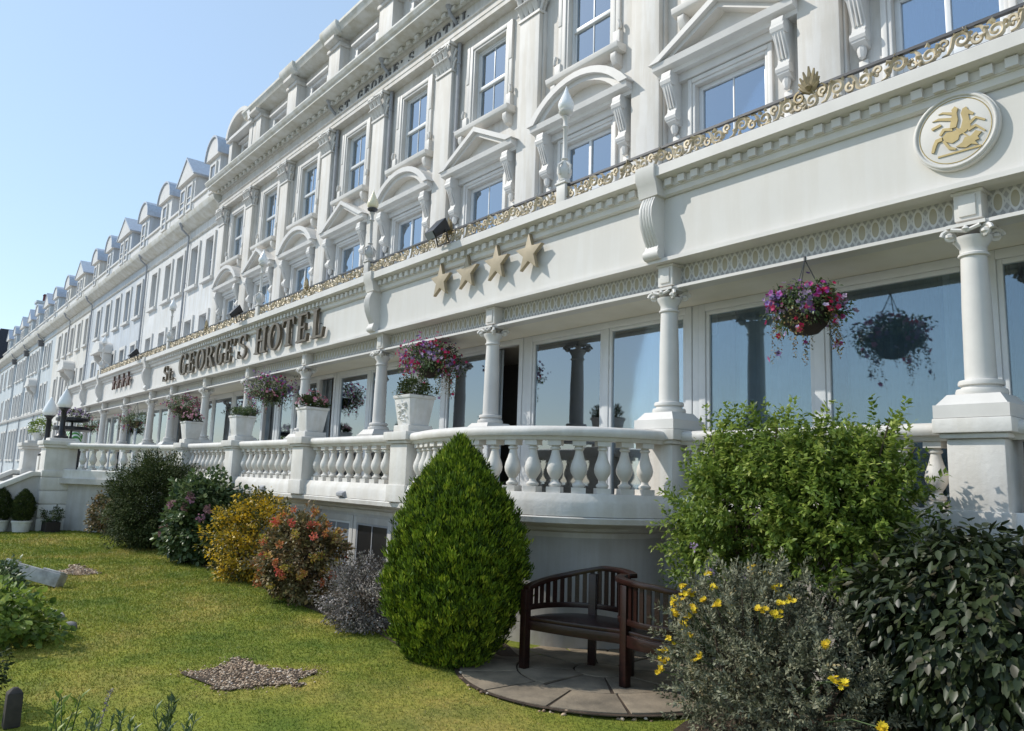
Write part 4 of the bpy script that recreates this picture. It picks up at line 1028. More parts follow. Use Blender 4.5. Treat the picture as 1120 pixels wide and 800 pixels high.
for a, b in zip(PEDX, PEDX[1:]): pts += along([(a, 5.2), (b, 5.2)], .235, .34, .34)
pts += along([(-17.22, 5.21), (-18.2, 5.24), (-18.95, 5.16)], .235, .34, .1)
pts += along([(-2.06, 6.2), (-4.95, 6.2)], .235, .34, .34)+along([(.86, 6.2), (-2.06, 6.2)], .3, .34, .34)
for i, (x, y, a) in enumerate(pts):
    o = bal if i == 0 else link('baluster', bal.data, terr)
    o.location = (x+10, y-5.4, 0); o.rotation_euler = (0, 0, a)
# lower wall relief and the basement window
for x in PEDX: m = MB(); m.box(x-.24, x+.24, 5.30, 5.36, 0, 1.06); m.build('wall_pier', WWALL, terr, bevel=.01)
bw = None
for x0, x1, dark in ((-9.78, -8.92, True), (-10.85, -9.98, False)):
    m = MB(); frame(m, x0-.09, x1+.09, .22, 1.02, .09, 5.318, 5.36); f = m.build('basement_window', WWALL, terr, bevel=.006)
    m = MB(); m.box(x0, x1, 5.335, 5.345, .31, .93); m.build('pane', BLACK if dark else DARKPANE, f)
    m = MB(); frame(m, x0, x1, .31, .93, .028, 5.326, 5.35); m.box((x0+x1)/2-.01, (x0+x1)/2+.01, 5.328, 5.348, .338, .902); m.build('sash', PIPE if dark else UPVC, f)
for x in (-9.75, -12.6, -15.6): m = MB(); m.prism_yz([(5.05, 1.277), (5.0, 1.30), (5.0, 1.34), (5.06, 1.37)], x-.09, x+.09); m.build('drain_cover', PIPE, terr, bevel=.004)

# entrance podium with its own balustrade, piers and steps
ent = thing('entrance_steps', 'white entrance steps with a square banded pier and diagonal balustrade beyond the lawn', 'steps', (-22, 3.6, 0))
resweep('retaining_wall', [(.0, 0), (.0, 1.27), (-.25, 1.27), (-.25, 0)], DIAG, WWALL, ent)
resweep('plinth_course', [(.12, 1.271), (.12, 1.47), (.10, 1.49), (-.13, 1.49), (-.13, 1.271)], DIAG, WMASON, ent)
resweep('top_rail', RAILP, DIAG, WMASON, ent, angle=40)
for x, y, a in along(DIAG, .30, .2, .45):
    o = link('baluster', bal.data, ent); o.location = (x+22, y-3.6, 0); o.rotation_euler = (0, 0, a)
m = MB(); m.prism_xy([(-18.9, 5.0), (-21.3, 3.45), (-27.0, 3.2), (-27.0, 7.0), (-18.9, 7.0)], 1.15, 1.276); m.prism_xy([(-19.4, 5.2), (-21.5, 3.8), (-26.8, 3.5), (-26.8, 6.9), (-19.4, 6.9)], 0, 1.149); m.build('landing', TERRPAVE, ent)
def pier(x, y, hw, top):
    m = MB(); z = 0
    for k in range(4): m.box(x-hw-.03, x+hw+.03, y-hw-.03, y+hw+.03, z+.01, z+.31); m.box(x-hw, x+hw, y-hw, y+hw, z+.31, z+.335); z += .325
    m.box(x-hw, x+hw, y-hw, y+hw, z, 2.0); m.box(x-hw-.03, x+hw+.03, y-hw-.03, y+hw+.03, z, z+.15)
    m.box(x-hw-.06, x+hw+.06, y-hw-.06, y+hw+.06, 2.0, 2.07); m.box(x-hw-.09, x+hw+.09, y-hw-.09, y+hw+.09, 2.07, top); m.box(x-hw+.06, x+hw-.06, y-hw+.06, y+hw-.06, top, top+.07)
    m.build('pier', WMASON, ent, bevel=.012)
pier(-21.65, 3.45, .34, 2.17); pier(-25.2, 3.45, .34, 2.17)
for x in (-21.7, -25.2):
    m = MB(); m.prism_yz([(3.15, 0), (3.15, 1.30), (2.95, 1.31), (1.2, .42), (1.1, .35), (1.1, 0)], x-.2, x+.2)
    m.build('side_wall', WWALL, ent, bevel=.01)
for x in (-21.7, -25.2):
    m = MB(); m.prism_yz([(3.12, 1.305), (3.12, 1.40), (2.92, 1.42), (1.12, .51), (1.05, .38), (1.12, .345), (1.22, .425), (2.95, 1.315)], x-.25, x+.25)
    m.build('coping', WMASON, ent, bevel=.01)
m = MB()
for k in range(8): m.box(-25.0, -21.9, 3.2-.28*(k+1), 3.2-.28*k+(.3 if k == 0 else .0), 0, 1.27-.16*k-.003*k)
m.build('steps', TERRPAVE, ent, bevel=.008)
for x, y, lab, s in ((-21.65, 3.45, 'black lamp with white pointed globe on the nearer entrance pier', 1.12), (-22.35, 3.25, 'slightly shorter black lamp with white globe, left of the taller one', 1.0)):
    t = thing('pier_lamp', lab, 'lamp', (x, y, 2.24))
    zb = 2.24 if s > 1.05 else 1.80
    m = MB()
    if s < 1.05: m.box(x-.14, x+.14, y-.14, y+.14, 0, 1.80)
    if s < 1.05: m.build('stone_plinth', WMASON, t, bevel=.01); m = MB()
    H = .68*s if s > 1.05 else 1.02
    m.lathe([(.16, 0), (.16, .05), (.11, .08), (.09, .16), (.065, .20), (.06, H-.1), (.08, H-.06), (.10, H-.03), (.14, H)], x, y, zb, 14); m.build('post', BLACK, t, smooth=True)
    m = MB(); m.lathe([(.12, 0), (.165, .06), (.17, .10), (.135, .22), (.07, .36), (.02, .46), (.005, .48)], x, y, zb+H+.002, 18); m.build('globe', GLOBE, t, smooth=True)
#PART4
# ------------------------------------------------------------------ plant building
def clumps(center, rad, n, seed, shell=.55, zmin=.03, bump=.14):
    r = np.random.default_rng(seed)
    d = r.normal(size=(n, 3)); d /= np.linalg.norm(d, axis=1, keepdims=True)
    q = (shell+(1-shell)*r.uniform(0, 1, (n, 1))**.6)*(1+r.normal(0, bump, (n, 1)))
    P = np.array(center)+d*np.array(rad)*q
    k = P[:, 2] > zmin
    return P[k], d[k]
def foliage(parent, name, center, rad, ncl, nper, cl_r, L, W, mat, seed, droop=0.0, outw=.9, zmin=.03, fold=.12, jit=.7, shell=.55, rndspread=.18, bump=.14, broad=False):
    r = np.random.default_rng(seed)
    C, D = clumps(center, rad, ncl, seed, shell, zmin, bump)
    n = len(C)*nper
    c = np.repeat(C, nper, 0); d = np.repeat(D, nper, 0)
    o = r.normal(size=(n, 3)); o /= np.linalg.norm(o, axis=1, keepdims=True); o *= (r.uniform(.1, 1, (n, 1))**.5)*cl_r
    p = c+o
    di = d*outw+r.normal(0, jit, (n, 3))*.8+o/cl_r*.5; di[:, 2] -= droop
    N = r.normal(0, .55, (n, 3)); N[:, 2] += 1; N += d*.6
    rnd = np.clip(np.repeat(r.uniform(.15, .85, len(C)), nper)+r.normal(0, rndspread, n), 0, 1)
    k = p[:, 2] > zmin; 
    l = r.uniform(.65, 1.2, n)*L; w_ = r.uniform(.75, 1.2, n)*W
    return (leafmesh_round if broad else leafmesh)(name, p[k], di[k], N[k], l[k], w_[k], rnd[k], mat, parent, fold=fold)
def twigs(parent, name, base, center, rad, n, seed, r0=.016, mat=None):
    rr = random.Random(seed); m = MB()
    for i in range(n):
        a = rr.uniform(0, pi2); t = rr.uniform(.45, .95); e = rr.uniform(-.2, 1)
        b = Vector((base[0]+rr.uniform(-.07, .07), base[1]+rr.uniform(-.07, .07), base[2]-.02))
        tip = Vector((center[0]+rad[0]*t*math.cos(a)*math.cos(e*1.2), center[1]+rad[1]*t*math.sin(a)*math.cos(e*1.2), max(.1, center[2]+rad[2]*t*math.sin(e*1.2))))
        mid = b.lerp(tip, .5)+Vector((rr.uniform(-.06, .06), rr.uniform(-.06, .06), .08))
        m.tube([b, b.lerp(mid, .5), mid, mid.lerp(tip, .55), tip], [r0, r0*.85, r0*.65, r0*.4, r0*.15], 5)
    return m.build(name, mat or STEM, parent, smooth=True)
def blooms(parent, name, P, D, r_head, npet, L, W, mat, seed):
    """flower heads: a rosette of petals at every point"""
    r = np.random.default_rng(seed); n = len(P)*npet
    c = np.repeat(P, npet, 0); d = np.repeat(D, npet, 0)
    o = r.normal(size=(n, 3)); o /= np.linalg.norm(o, axis=1, keepdims=True); o = o+d*.5; o *= r_head*r.uniform(.3, 1, (n, 1))
    rnd = np.clip(np.repeat(r.uniform(.1, .9, len(P)), npet)+r.normal(0, .12, n), 0, 1)
    return leafmesh(name, c+o*.8, o+r.normal(0, .35*r_head, (n, 3)), d+r.normal(0, .4, (n, 3)), r.uniform(.8, 1.2, n)*L, r.uniform(.8, 1.2, n)*W, rnd, mat, parent, fold=.1)
def rosettes(parent, name, P, D, npet, L, W, mat, seed):
    """open blooms: a ring of petals round each axis"""
    r = np.random.default_rng(seed); n = len(P)
    D = D/np.linalg.norm(D, axis=1, keepdims=True)+r.normal(0, .35, (n, 3)); D[:, 2] += .15; D /= np.linalg.norm(D, axis=1, keepdims=True)
    u = np.cross(D, r.normal(size=(n, 3))); u /= np.linalg.norm(u, axis=1, keepdims=True); v = np.cross(D, u)
    a = np.tile(np.arange(npet)*pi2/npet, n); R3 = lambda q: np.repeat(q, npet, 0)
    sz = np.repeat(r.uniform(.7, 1.25, n), npet)
    d = R3(u)*np.cos(a)[:, None]+R3(v)*np.sin(a)[:, None]+R3(D)*.45
    rnd = np.clip(np.repeat(r.uniform(0, 1, n), npet)+r.normal(0, .06, n*npet), 0, 1)
    return leafmesh(name, R3(P), d, R3(D), L*sz, W*sz, rnd, mat, parent, fold=.10)
def surf(center, rad, n, seed, zlo=-.2, zhi=1, out=1.0, az=None):
    r = np.random.default_rng(seed); P = []; D = []
    while len(P) < n:
        d = r.normal(size=3); d /= np.linalg.norm(d)
        if not (zlo <= d[2] <= zhi): continue
        if az is not None and (d[0]*az[0]+d[1]*az[1]) < az[2]: continue
        P.append(np.array(center)+d*np.array(rad)*out*(1+r.normal(0, .05))); D.append(d)
    return np.array(P), np.array(D)

LF_CON = leafmat('conifer sprays', [(0, (0.026, 0.053, 0.005)), (.35, (0.099, 0.169, 0.011)), (.7, (0.239, 0.333, 0.019)), (1, (0.421, 0.466, 0.047))], .6, .12)
LF_BUSH = leafmat('fresh green leaves', [(0, (0.063, 0.112, 0.020)), (.45, (0.155, 0.231, 0.037)), (.8, (0.295, 0.379, 0.069)), (1, (0.463, 0.519, 0.140))], .45, .38)
LF_DARK = leafmat('dark evergreen leaves', [(0, (0.023, 0.036, 0.013)), (.5, (0.049, 0.070, 0.021)), (.85, (0.088, 0.112, 0.034)), (1, (0.143, 0.156, 0.058))], .65, .15, .15)
LF_LAUR = leafmat('dark viburnum leaves', [(0, (0.014, 0.022, 0.008)), (.5, (0.031, 0.046, 0.015)), (.9, (0.054, 0.069, 0.027)), (1, (0.071, 0.065, 0.038))], .42, .15, .4)
LF_SILV = leafmat('silver grey leaves', [(0, (0.069, 0.071, 0.042)), (.4, (0.178, 0.184, 0.118)), (.8, (0.345, 0.339, 0.236)), (1, (0.391, 0.310, 0.158))], .75, .15, .12)
LF_HEATH = leafmat('grey heather leaves', [(0, (0.075, 0.062, 0.056)), (.5, (0.188, 0.169, 0.150)), (.85, (0.338, 0.306, 0.281)), (1, (0.475, 0.413, 0.400))], .75, .1, .2)
LF_YEL = leafmat('yellow green variegated leaves', [(0, (0.044, 0.063, 0.012)), (.35, (0.127, 0.120, 0.019)), (.6, (0.481, 0.329, 0.023)), (1, (0.784, 0.518, 0.037))], .45, .3)
LF_RED = leafmat('bronze green leaves', [(0, (0.069, 0.069, 0.027)), (.45, (0.166, 0.137, 0.055)), (.8, (0.273, 0.166, 0.078)), (1, (0.332, 0.293, 0.108))], .5, .25)
LF_HYD = leafmat('hydrangea leaves', [(0, (0.032, 0.061, 0.023)), (.5, (0.081, 0.125, 0.040)), (.85, (0.161, 0.217, 0.089)), (1, (0.274, 0.322, 0.161))], .42, .25, .4)
FL_RED = leafmat('coral sedum heads', [(0, (0.383, 0.390, 0.052)), (.3, (0.510, 0.300, 0.063)), (.6, (0.612, 0.195, 0.090)), (1, (0.586, 0.090, 0.078))], .7, .2)
FL_YEL = leafmat('yellow daisies', [(0, (.62, .40, .01)), (1, (.80, .62, .03))], .6, .25)
FL_PINK = leafmat('dusty pink heads', [(0, (.34, .20, .16)), (.5, (.42, .20, .25)), (1, (.50, .26, .36))], .7, .25)
FL_BASK = leafmat('magenta and lilac petals', [(0, (0.120, 0.090, 0.288)), (.25, (0.264, 0.156, 0.432)), (.45, (0.432, 0.060, 0.324)), (.7, (0.552, 0.036, 0.156)), (1, (0.672, 0.168, 0.396))], .55, .3)
FL_LILAC = leafmat('pale lilac petals', [(0, (.14, .10, .26)), (.6, (.38, .26, .46)), (1, (.62, .48, .62))], .55, .3)
FL_HEAD = leafmat('greyish lilac petals', [(0, (.14, .11, .17)), (.6, (.26, .21, .27)), (1, (.36, .31, .34))], .6, .2)
FL_CRIM = leafmat('crimson petals', [(0, (0.384, 0.012, 0.060)), (.6, (0.600, 0.024, 0.120)), (1, (0.660, 0.108, 0.300))], .55, .3)
FL_PALEP = leafmat('pale pink petals', [(0, (.45, .16, .22)), (1, (.68, .38, .44))], .55, .3)

def plant(name, label, cat, x, y, group=None):
    return thing(name, label, cat, (x, y, 0), group)
# ---- clipped golden conifer
def conifer(x, y, h, rmax, name, label, seed, ntuft, tl, mat, z0=0.0, parent=None, cat='conifer', prof=None):
    t = parent or plant(name, label, cat, x, y)
    r = np.random.default_rng(seed)
    z = r.uniform(0.0, 1, ntuft*3)
    pr = prof or (lambda q: np.where(q < .32, .58+.42*np.sin(np.clip(q/.32, 0, 1)*PI/2), np.maximum(0, 1-(np.clip(q-.32, 0, 1)/.68)**2.35)))
    keep = r.uniform(0, 1, len(z)) < (pr(z)+.06); z = z[keep][:ntuft]; n = len(z)
    a = r.uniform(0, pi2, n)
    lump = 1+.11*np.sin(7*a+3.1*np.sin(z*11+seed))*np.sin(z*27+2*np.sin(3*a+1))+.05*np.sin(3*a+z*7+seed)+.09*np.sin(11*a-z*31+2*np.sin(z*17))*np.sin(z*41+3*np.cos(5*a))+r.normal(0, .025, n)
    rad = pr(z)*rmax*lump*(r.uniform(.45, 1.02, n)**.4)
    P = np.stack([x+rad*np.cos(a), y+rad*np.sin(a), z0+.02+z*(h-tl*.9)], 1)
    nper = 17; N_ = n*nper
    c = np.repeat(P, nper, 0)+r.normal(0, tl*.30, (N_, 3))
    out = np.repeat(np.stack([np.cos(a), np.sin(a), np.zeros(n)], 1), nper, 0)
    zz = np.repeat(z, nper)
    D = out*.55+r.normal(0, .33, (N_, 3)); D[:, 2] += .85+.6*zz
    N = out+r.normal(0, .5, (N_, 3))
    rnd = np.clip(np.repeat(r.uniform(.0, .85, n), nper)+r.normal(0, .16, N_), 0, 1)
    leafmesh2('crown' if not parent else 'foliage', c, D, N, r.uniform(.6, 1.15, N_)*tl, tl*.26, rnd, mat, t, fold=.06)
    m = MB(); m.tube([(x, y, z0-.02), (x, y, z0+h*.45), (x, y, z0+h*.85)], [.05*rmax/.6, .035*rmax/.6, .01], 8); m.build('trunk', STEM, t)
    return t
conifer(-5.69, 4.11, 1.98, .585, 'conifer', 'big clipped golden green conifer, flame shaped, left of the bench', 21, 9500, .058, LF_CON)

# ---- border shrubs, from the far end towards the camera
def shrub(name, label, cat, x, y, rad, zc, seed, mat, ncl, nper, L, W, cl=.12, droop=0, stems=14, **k):
    t = plant(name, label, cat, x, y)
    twigs(t, 'stem', (x, y, 0), (x, y, zc), rad, stems, seed)
    foliage(t, 'foliage', (x, y, zc), rad, ncl, nper, cl, L, W, mat, seed, droop, **k)
    return t
t = shrub('shrub', 'small loose shrub with purplish leaves at the far end of the border', 'shrub', -20.0, 4.42, (.55, .5, .52), .50, 31, LF_RED, 150, 26, .075, .045)
t = shrub('evergreen_shrub', 'big rounded dark evergreen shrub, darkest and tallest at the far border', 'shrub', -16.55, 4.42, (1.12, .84, .95), .85, 32, LF_DARK, 1900, 30, .060, .022, cl=.11, outw=1.2, shell=.5)
t = shrub('hydrangea', 'hydrangea bush with a few faded pink heads between dark and yellow shrubs', 'hydrangea', -13.8, 4.47, (.78, .56, .76), .70, 33, LF_HYD, 420, 22, .095, .06, cl=.12, broad=True)
P, D = surf((-13.8, 4.47, .70), (.80, .54, .76), 9, 34, -.3, .7, 1.02, (.5, -.86, .2))
for i in range(9): blooms(t, 'flower_head', P[i:i+1], D[i:i+1], .075, 46, .04, .036, FL_PINK, 35+i)
t = shrub('variegated_shrub', 'shrub with bright yellow variegated leaves beside the hydrangea', 'shrub', -11.2, 4.40, (.70, .56, .67), .58, 36, LF_YEL, 430, 26, .055, .034, cl=.10, rndspread=.22)
t = shrub('sedum', 'rounded bush of coral red and orange flat flower heads before the basement window', 'flowering bush', -9.12, 4.22, (.54, .48, .52), .52, 38, LF_RED, 380, 24, .062, .036, cl=.09)
P, D = surf((-9.12, 4.22, .52), (.55, .48, .55), 85, 39, -.55, 1, 1.03); D[:, 2] += .7
for i in range(len(P)): blooms(t, 'flower_head', P[i:i+1], D[i:i+1], .055, 46, .030, .024, FL_RED, 40+i)
t = shrub('heather', 'low grey brown heather bush between the red flowers and the conifer', 'heather', -7.3, 4.14, (.50, .43, .40), .30, 41, LF_HEATH, 460, 28, .032, .018, cl=.07, outw=1.2)
# bed of soil under the shrubs
m = MB(); bed = rough_poly([(-21.0, 5.3), (-21.0, 4.4), (-16.5, 4.25), (-13, 4.4), (-11, 4.3), (-9, 4.15), (-7, 4.1), (-5.9, 3.9), (-5.4, 4.0), (-5.2, 4.6), (-6.4, 5.0), (-8, 5.3)], .04, 4, 4)
m.add([(x, y, float(lz(x, y))+.020) for x, y in bed], [tuple(range(len(bed)))]); tag(m.build('soil_bed', SOIL), kind='structure')
m = MB(); bed = rough_poly([(-3.42, 4.45), (-3.2, 3.98), (-2.4, 3.8), (3, 3.7), (3, 6.2), (-4.2, 6.2), (-3.5, 5.2)], .03, 9, 5)
m.add([(x, y, float(lz(x, y))+.022) for x, y in bed], [tuple(range(len(bed)))]); tag(m.build('soil_bed', SOIL), kind='structure')

# ---- tall leafy bush on the right, before the terrace wall
BX, BY = -3.10, 5.42
t = plant('buddleia', 'tall loose bush of fresh green leaves in front of the balustrade, right of the bench', 'bush', BX, BY)
rr = random.Random(8); m = MB()
for i in range(20):
    a = rr.uniform(0, pi2); q = rr.uniform(.2, 1)
    tip = (BX+.95*q*math.cos(a), BY+.5*q*math.sin(a), rr.uniform(1.4, 2.1)); b = (BX+rr.uniform(-.5, .1), BY+rr.uniform(-.1, .15), 0)
    md = tuple(b[j]+(tip[j]-b[j])*.5+rr.uniform(-.1, .1) for j in range(3))
    m.tube([b, md, tip], [.018, .012, .004], 5)
m.build('stem', STEM, t, smooth=True)
fo = []
r = np.random.default_rng(50)
parts = [((BX-.05, BY, 1.52), (.78, .46, .40), 480), ((BX-.50, BY-.1, 1.32), (.46, .38, .46), 280), ((BX+.36, BY-.05, 1.38), (.46, .42, .42), 260), ((BX-.70, BY-.12, .95), (.26, .26, .36), 80), ((BX+.15, BY, 1.74), (.36, .32, .25), 90), ((BX-.28, BY-.02, 1.86), (.27, .26, .26), 80), ((BX+.62, BY, 1.62), (.25, .25, .25), 50), ((BX+.05, BY+.05, 1.05), (.6, .35, .3), 60)]
Cs, Ds = [], []
for i, (c, q, n) in enumerate(parts):
    a, b = clumps(c, q, n, 60+i, .5); Cs.append(a); Ds.append(b)
for k in range(90):     # loose shoots standing out of the crown
    an = r.uniform(0, pi2); q0 = np.array((BX+.85*math.cos(an)*r.uniform(.3, 1), BY+.42*math.sin(an)*r.uniform(.3, 1), r.uniform(1.55, 1.98))); dd = np.array((math.cos(an)*.5, math.sin(an)*.5, .9)); dd /= np.linalg.norm(dd)
    Cs.append(np.array([q0, q0+dd*.12])); Ds.append(np.array([dd, dd]))
C = np.vstack(Cs); D = np.vstack(Ds); nper = 26; n = len(C)*nper
# each clump is a sprig: leaves along a short stalk pointing out and up
sd = D*.8+r.normal(0, .45, D.shape); sd[:, 2] += .45; sd /= np.linalg.norm(sd, axis=1, keepdims=True)
tt = np.tile(np.linspace(0, 1, nper), len(C)); c = np.repeat(C, nper, 0)+np.repeat(sd, nper, 0)*(tt[:, None]*.20)+r.normal(0, .012, (n, 3))
di = r.normal(0, 1, (n, 3)); sdr = np.repeat(sd, nper, 0); di = di-sdr*(di*sdr).sum(1, keepdims=True); di /= np.linalg.norm(di, axis=1, keepdims=True); di = di+sdr*(.5+.5*tt[:, None]); di[:, 2] -= .25
rnd = np.clip(np.repeat(r.uniform(.15, .75, len(C)), nper)+r.normal(0, .17, n)+tt*.12, 0, 1)
N = r.normal(0, .4, (n, 3)); N[:, 2] += 1
leafmesh('foliage', c, di, N, r.uniform(.7, 1.2, n)*.064*(1.1-.35*tt), .026, rnd, LF_BUSH, t, fold=.1)
P, D = surf((BX-.5, BY-.15, 1.2), (.52, .45, .6), 5, 71, -.6, .3, 1.05, (0, -1, .3))
for i in range(5): blooms(t, 'flower_head', P[i:i+1], D[i:i+1], .035, 22, .02, .016, FL_LILAC, 72+i)

# ---- silver bush with yellow daisies
SXc, SYc = -2.84, 4.42
t = plant('silver_bush', 'silver grey leaved bush dotted with yellow daisies, beside the bench', 'flowering bush', SXc, SYc)
twigs(t, 'stem', (SXc, SYc, 0), (SXc, SYc, .55), (.6, .5, .55), 26, 80)
Cs, Ds = [], []
for i, (c, q, n) in enumerate([((SXc-.10, SYc, .50), (.47, .44, .53), 740), ((SXc+.33, SYc, .40), (.46, .45, .42), 520), ((SXc+.05, SYc+.15, .72), (.46, .40, .33), 320)]):
    a, b = clumps(c, q, n, 84+i, .5); Cs.append(a); Ds.append(b)
C = np.vstack(Cs); D = np.vstack(Ds); nper = 26; n = len(C)*nper; r = np.random.default_rng(81)
sd = D*.7+r.normal(0, .4, D.shape); sd[:, 2] += .6; sd /= np.linalg.norm(sd, axis=1, keepdims=True)
tt = np.tile(np.linspace(0, 1, nper), len(C)); c = np.repeat(C, nper, 0)+np.repeat(sd, nper, 0)*(tt[:, None]*.11)+r.normal(0, .007, (n, 3))
di = r.normal(0, 1, (n, 3)); sdr = np.repeat(sd, nper, 0); di = di-sdr*(di*sdr).sum(1, keepdims=True); di /= np.linalg.norm(di, axis=1, keepdims=True); di = di+sdr*(.5+.8*tt[:, None])
rnd = np.clip(np.repeat(r.uniform(.1, .8, len(C)), nper)+r.normal(0, .15, n), 0, 1)
leafmesh('foliage', c, di, r.normal(0, .5, (n, 3))+np.array([0, 0, 1.]), r.uniform(.7, 1.2, n)*.034, .0135, rnd, LF_SILV, t, fold=.08)
FP = [(-3.25, 4.2, 0.935), (-3.263, 4.15, 0.86), (-3.199, 4.25, 0.903), (-3.151, 4.1, 0.715), (-3.268, 4.1, 0.605), (-3.102, 4.15, 0.809), (-3.297, 4.1, 0.474), (-3.248, 4.15, 0.764), (-3.133, 4.35, 1.023), (-2.976, 4.6, 1.064), (-2.866, 4.6, 1.04), (-3.227, 4.2, 0.891), (-3.272, 4.2, 0.803), (-3.198, 4.2, 0.744), (-3.068, 4.2, 0.878), (-2.913, 4.1, 0.873), (-3.069, 4.3, 0.952), (-2.56, 4.25, 0.923), (-2.614, 4.15, 0.881), (-2.535, 4.3, 0.933), (-2.543, 4.2, 0.867), (-3.084, 4.05, 0.67), (-3.353, 4.15, 0.515), (-3.342, 4.1, 0.402), (-2.242, 4.2, 0.745), (-2.132, 4.05, 0.594), (-2.082, 4.05, 0.591), (-1.856, 4.0, 0.44), (-2.977, 4.0, 0.569), (-2.68, 4.4, 0.989)]
PP = np.vstack([np.array(q)+r.normal(0, .007, 3) for q in FP for _ in range(3)]); DD = np.tile(np.array([[.2, -.5, .85]]), (len(PP), 1))
for i in range(len(FP)): rosettes(t, 'flower_head', np.vstack([PP[3*i:3*i+3]+r.normal(0, .010, (3, 3)) for _ in range(2)]), DD[:6], 9, .023, .012, FL_YEL, 83+i)
m = MB()
for p in PP[::3]:
    b = np.array((SXc+(p[0]-SXc)*.55, SYc+(p[1]-SYc)*.4, p[2]*.72)); m.tube([b, (b+p)/2+np.array([0, 0, .03]), p], [.004, .0035, .003], 4)
m.build('flower_stalk', GSTEM, t)

# ---- dark glossy leaved shrub at the right edge
VX, VY = -1.62, 5.0
t = plant('viburnum', 'dense dark shrub with drooping glossy leaves at the right edge', 'shrub', VX, VY)
twigs(t, 'stem', (VX, VY, 0), (VX, VY, .7), (.75, .6, .7), 26, 90)
foliage(t, 'foliage', (VX, VY, .70), (.90, .64, .68), 1150, 15, .10, .080, .038, LF_LAUR, 91, droop=1.05, outw=.9, fold=.08, shell=.45, bump=.09, broad=True)

# ---- left bed: low leafy plants, stones, tilted slab
t = plant('leafy_plant', 'low clump of fresh green leaves at the left edge of the lawn', 'plant', -8.35, 1.02)
twigs(t, 'stem', (-8.35, 1.02, 0), (-8.35, 1.0, .22), (.6, .5, .3), 20, 95, .007, GSTEM)
foliage(t, 'foliage', (-8.35, .95, .16), (.60, .5, .30), 260, 14, .09, .07, .05, LF_BUSH, 96, droop=.25, broad=True)
t = plant('leafy_plant', 'taller dark weedy clump behind the tilted slab at the left edge', 'plant', -10.6, 1.25)
twigs(t, 'stem', (-10.6, 1.25, 0), (-10.6, 1.2, .3), (.6, .5, .4), 16, 97, .007, GSTEM)
foliage(t, 'foliage', (-10.9, 1.15, .16), (.55, .45, .26), 120, 14, .09, .075, .04, LF_HYD, 98, droop=.2)
def stone(label, x, y, s, seed, sq=.7, mat=None, cat='stone'):
    import bmesh
    bm = bmesh.new(); bmesh.ops.create_icosphere(bm, subdivisions=3, radius=s); rr = random.Random(seed)
    ph = [rr.uniform(0, 6) for _ in range(6)]
    for v in bm.verts:
        q = v.co/s; k = 1+.16*math.sin(2.6*q.x+ph[0])+.13*math.sin(3.3*q.y+ph[1])+.12*math.sin(4.1*q.z+ph[2])+.05*math.sin(9*q.x+7*q.y+ph[3])
        v.co = Vector((q.x*k*1.25, q.y*k*.9, q.z*k*sq))*s
    me = bpy.data.meshes.new('stone'); bm.to_mesh(me); bm.free(); me.materials.append(mat or ROCK)
    me.polygons.foreach_set('use_smooth', [True]*len(me.polygons))
    o = link('stone', me); o.location = (x, y, s*sq*.55); o.rotation_euler = (rr.uniform(-.2, .2), rr.uniform(-.2, .2), rr.uniform(0, 6)); tag(o, label, cat)
stone('dark grey stone lying on the grass right of the leafy clump', -8.62, 1.62, .075, 1)
stone('pale rounded stone at the edge of the leafy clump, nearest the tilted slab', -9.25, 1.62, .085, 2, .9, STONE)
stone('flat pale stone half hidden among the leaves of the left bed', -9.2, 1.36, .10, 3, .5, STONE)
m = MB(); m.box(-.40, .40, -.09, .09, -.10, .075); m.box(-.40, -.30, -.10, .10, -.105, .092); m.box(.12, .38, -.07, .07, .0745, .10)
sb = m.build('stone_slab', STONE, bevel=.02); sb.location = (-12.0, 1.80, .16); sb.rotation_euler = (-.25, .20, .80)
tag(sb, 'weathered grey stone slab lying tilted on the lawn at the left edge', 'stone slab')

# ---- plants nearest the camera, bottom left
def stalky(label, x, y, h, n, seed, mat, L, W, spread=.12, name='stalky_plant', tall=1):
    t = plant(name, label, 'plant', x, y); rr = random.Random(seed); r = np.random.default_rng(seed); m = MB(); C = []; D = []
    for i in range(n):
        a = rr.uniform(0, pi2); q = rr.uniform(0, spread); b = Vector((x+q*math.cos(a), y+q*math.sin(a), 0)); hh = h*rr.uniform(.7, 1.05)
        tip = b+Vector((rr.uniform(-.10, .10), rr.uniform(-.10, .10), hh)); m.tube([b, b.lerp(tip, .5)+Vector((.01, 0, 0)), tip], [.005, .004, .002], 5)
        for k in range(int(hh/.022)):
            s = k*.022/hh
            if s < .12: continue
            p = b.lerp(tip, s); aa = k*2.4+rr.uniform(-.3, .3); C.append(p); D.append((math.cos(aa), math.sin(aa), .75+.7*s))
    m.build('stem', GSTEM, t, smooth=True)
    C = np.array([tuple(c) for c in C]); D = np.array(D); k = len(C)
    leafmesh('foliage', C, D, np.tile([[0, 0, 1.]], (k, 1))+r.normal(0, .3, (k, 3)), r.uniform(.6, 1.1, k)*L, W, np.clip(r.normal(.55, .2, k), 0, 1), mat, t, fold=.14)
    return t
stalky('upright leafy stalks at the bottom edge, rightmost of the near plants', -4.42, 1.36, .40, 9, 101, LF_HYD, .075, .019, .16)
stalky('loose green leafy stalks at the bottom edge, left of the upright ones', -4.62, 1.10, .32, 10, 102, LF_HYD, .07, .018, .22)
stalky('leafy green stalks near the bottom left corner by the post', -5.1, .98, .33, 6, 103, LF_BUSH, .08, .024, .2)
t = plant('lavender', 'thin lilac flower spike leaning over the lawn at the bottom left', 'flower', -4.9, 1.16)
m = MB(); m.tube([(-4.84, 1.08, 0), (-4.9, 1.14, .16), (-5.0, 1.2, .30)], [.004, .003, .002], 5)
m.build('stem', GSTEM, t)
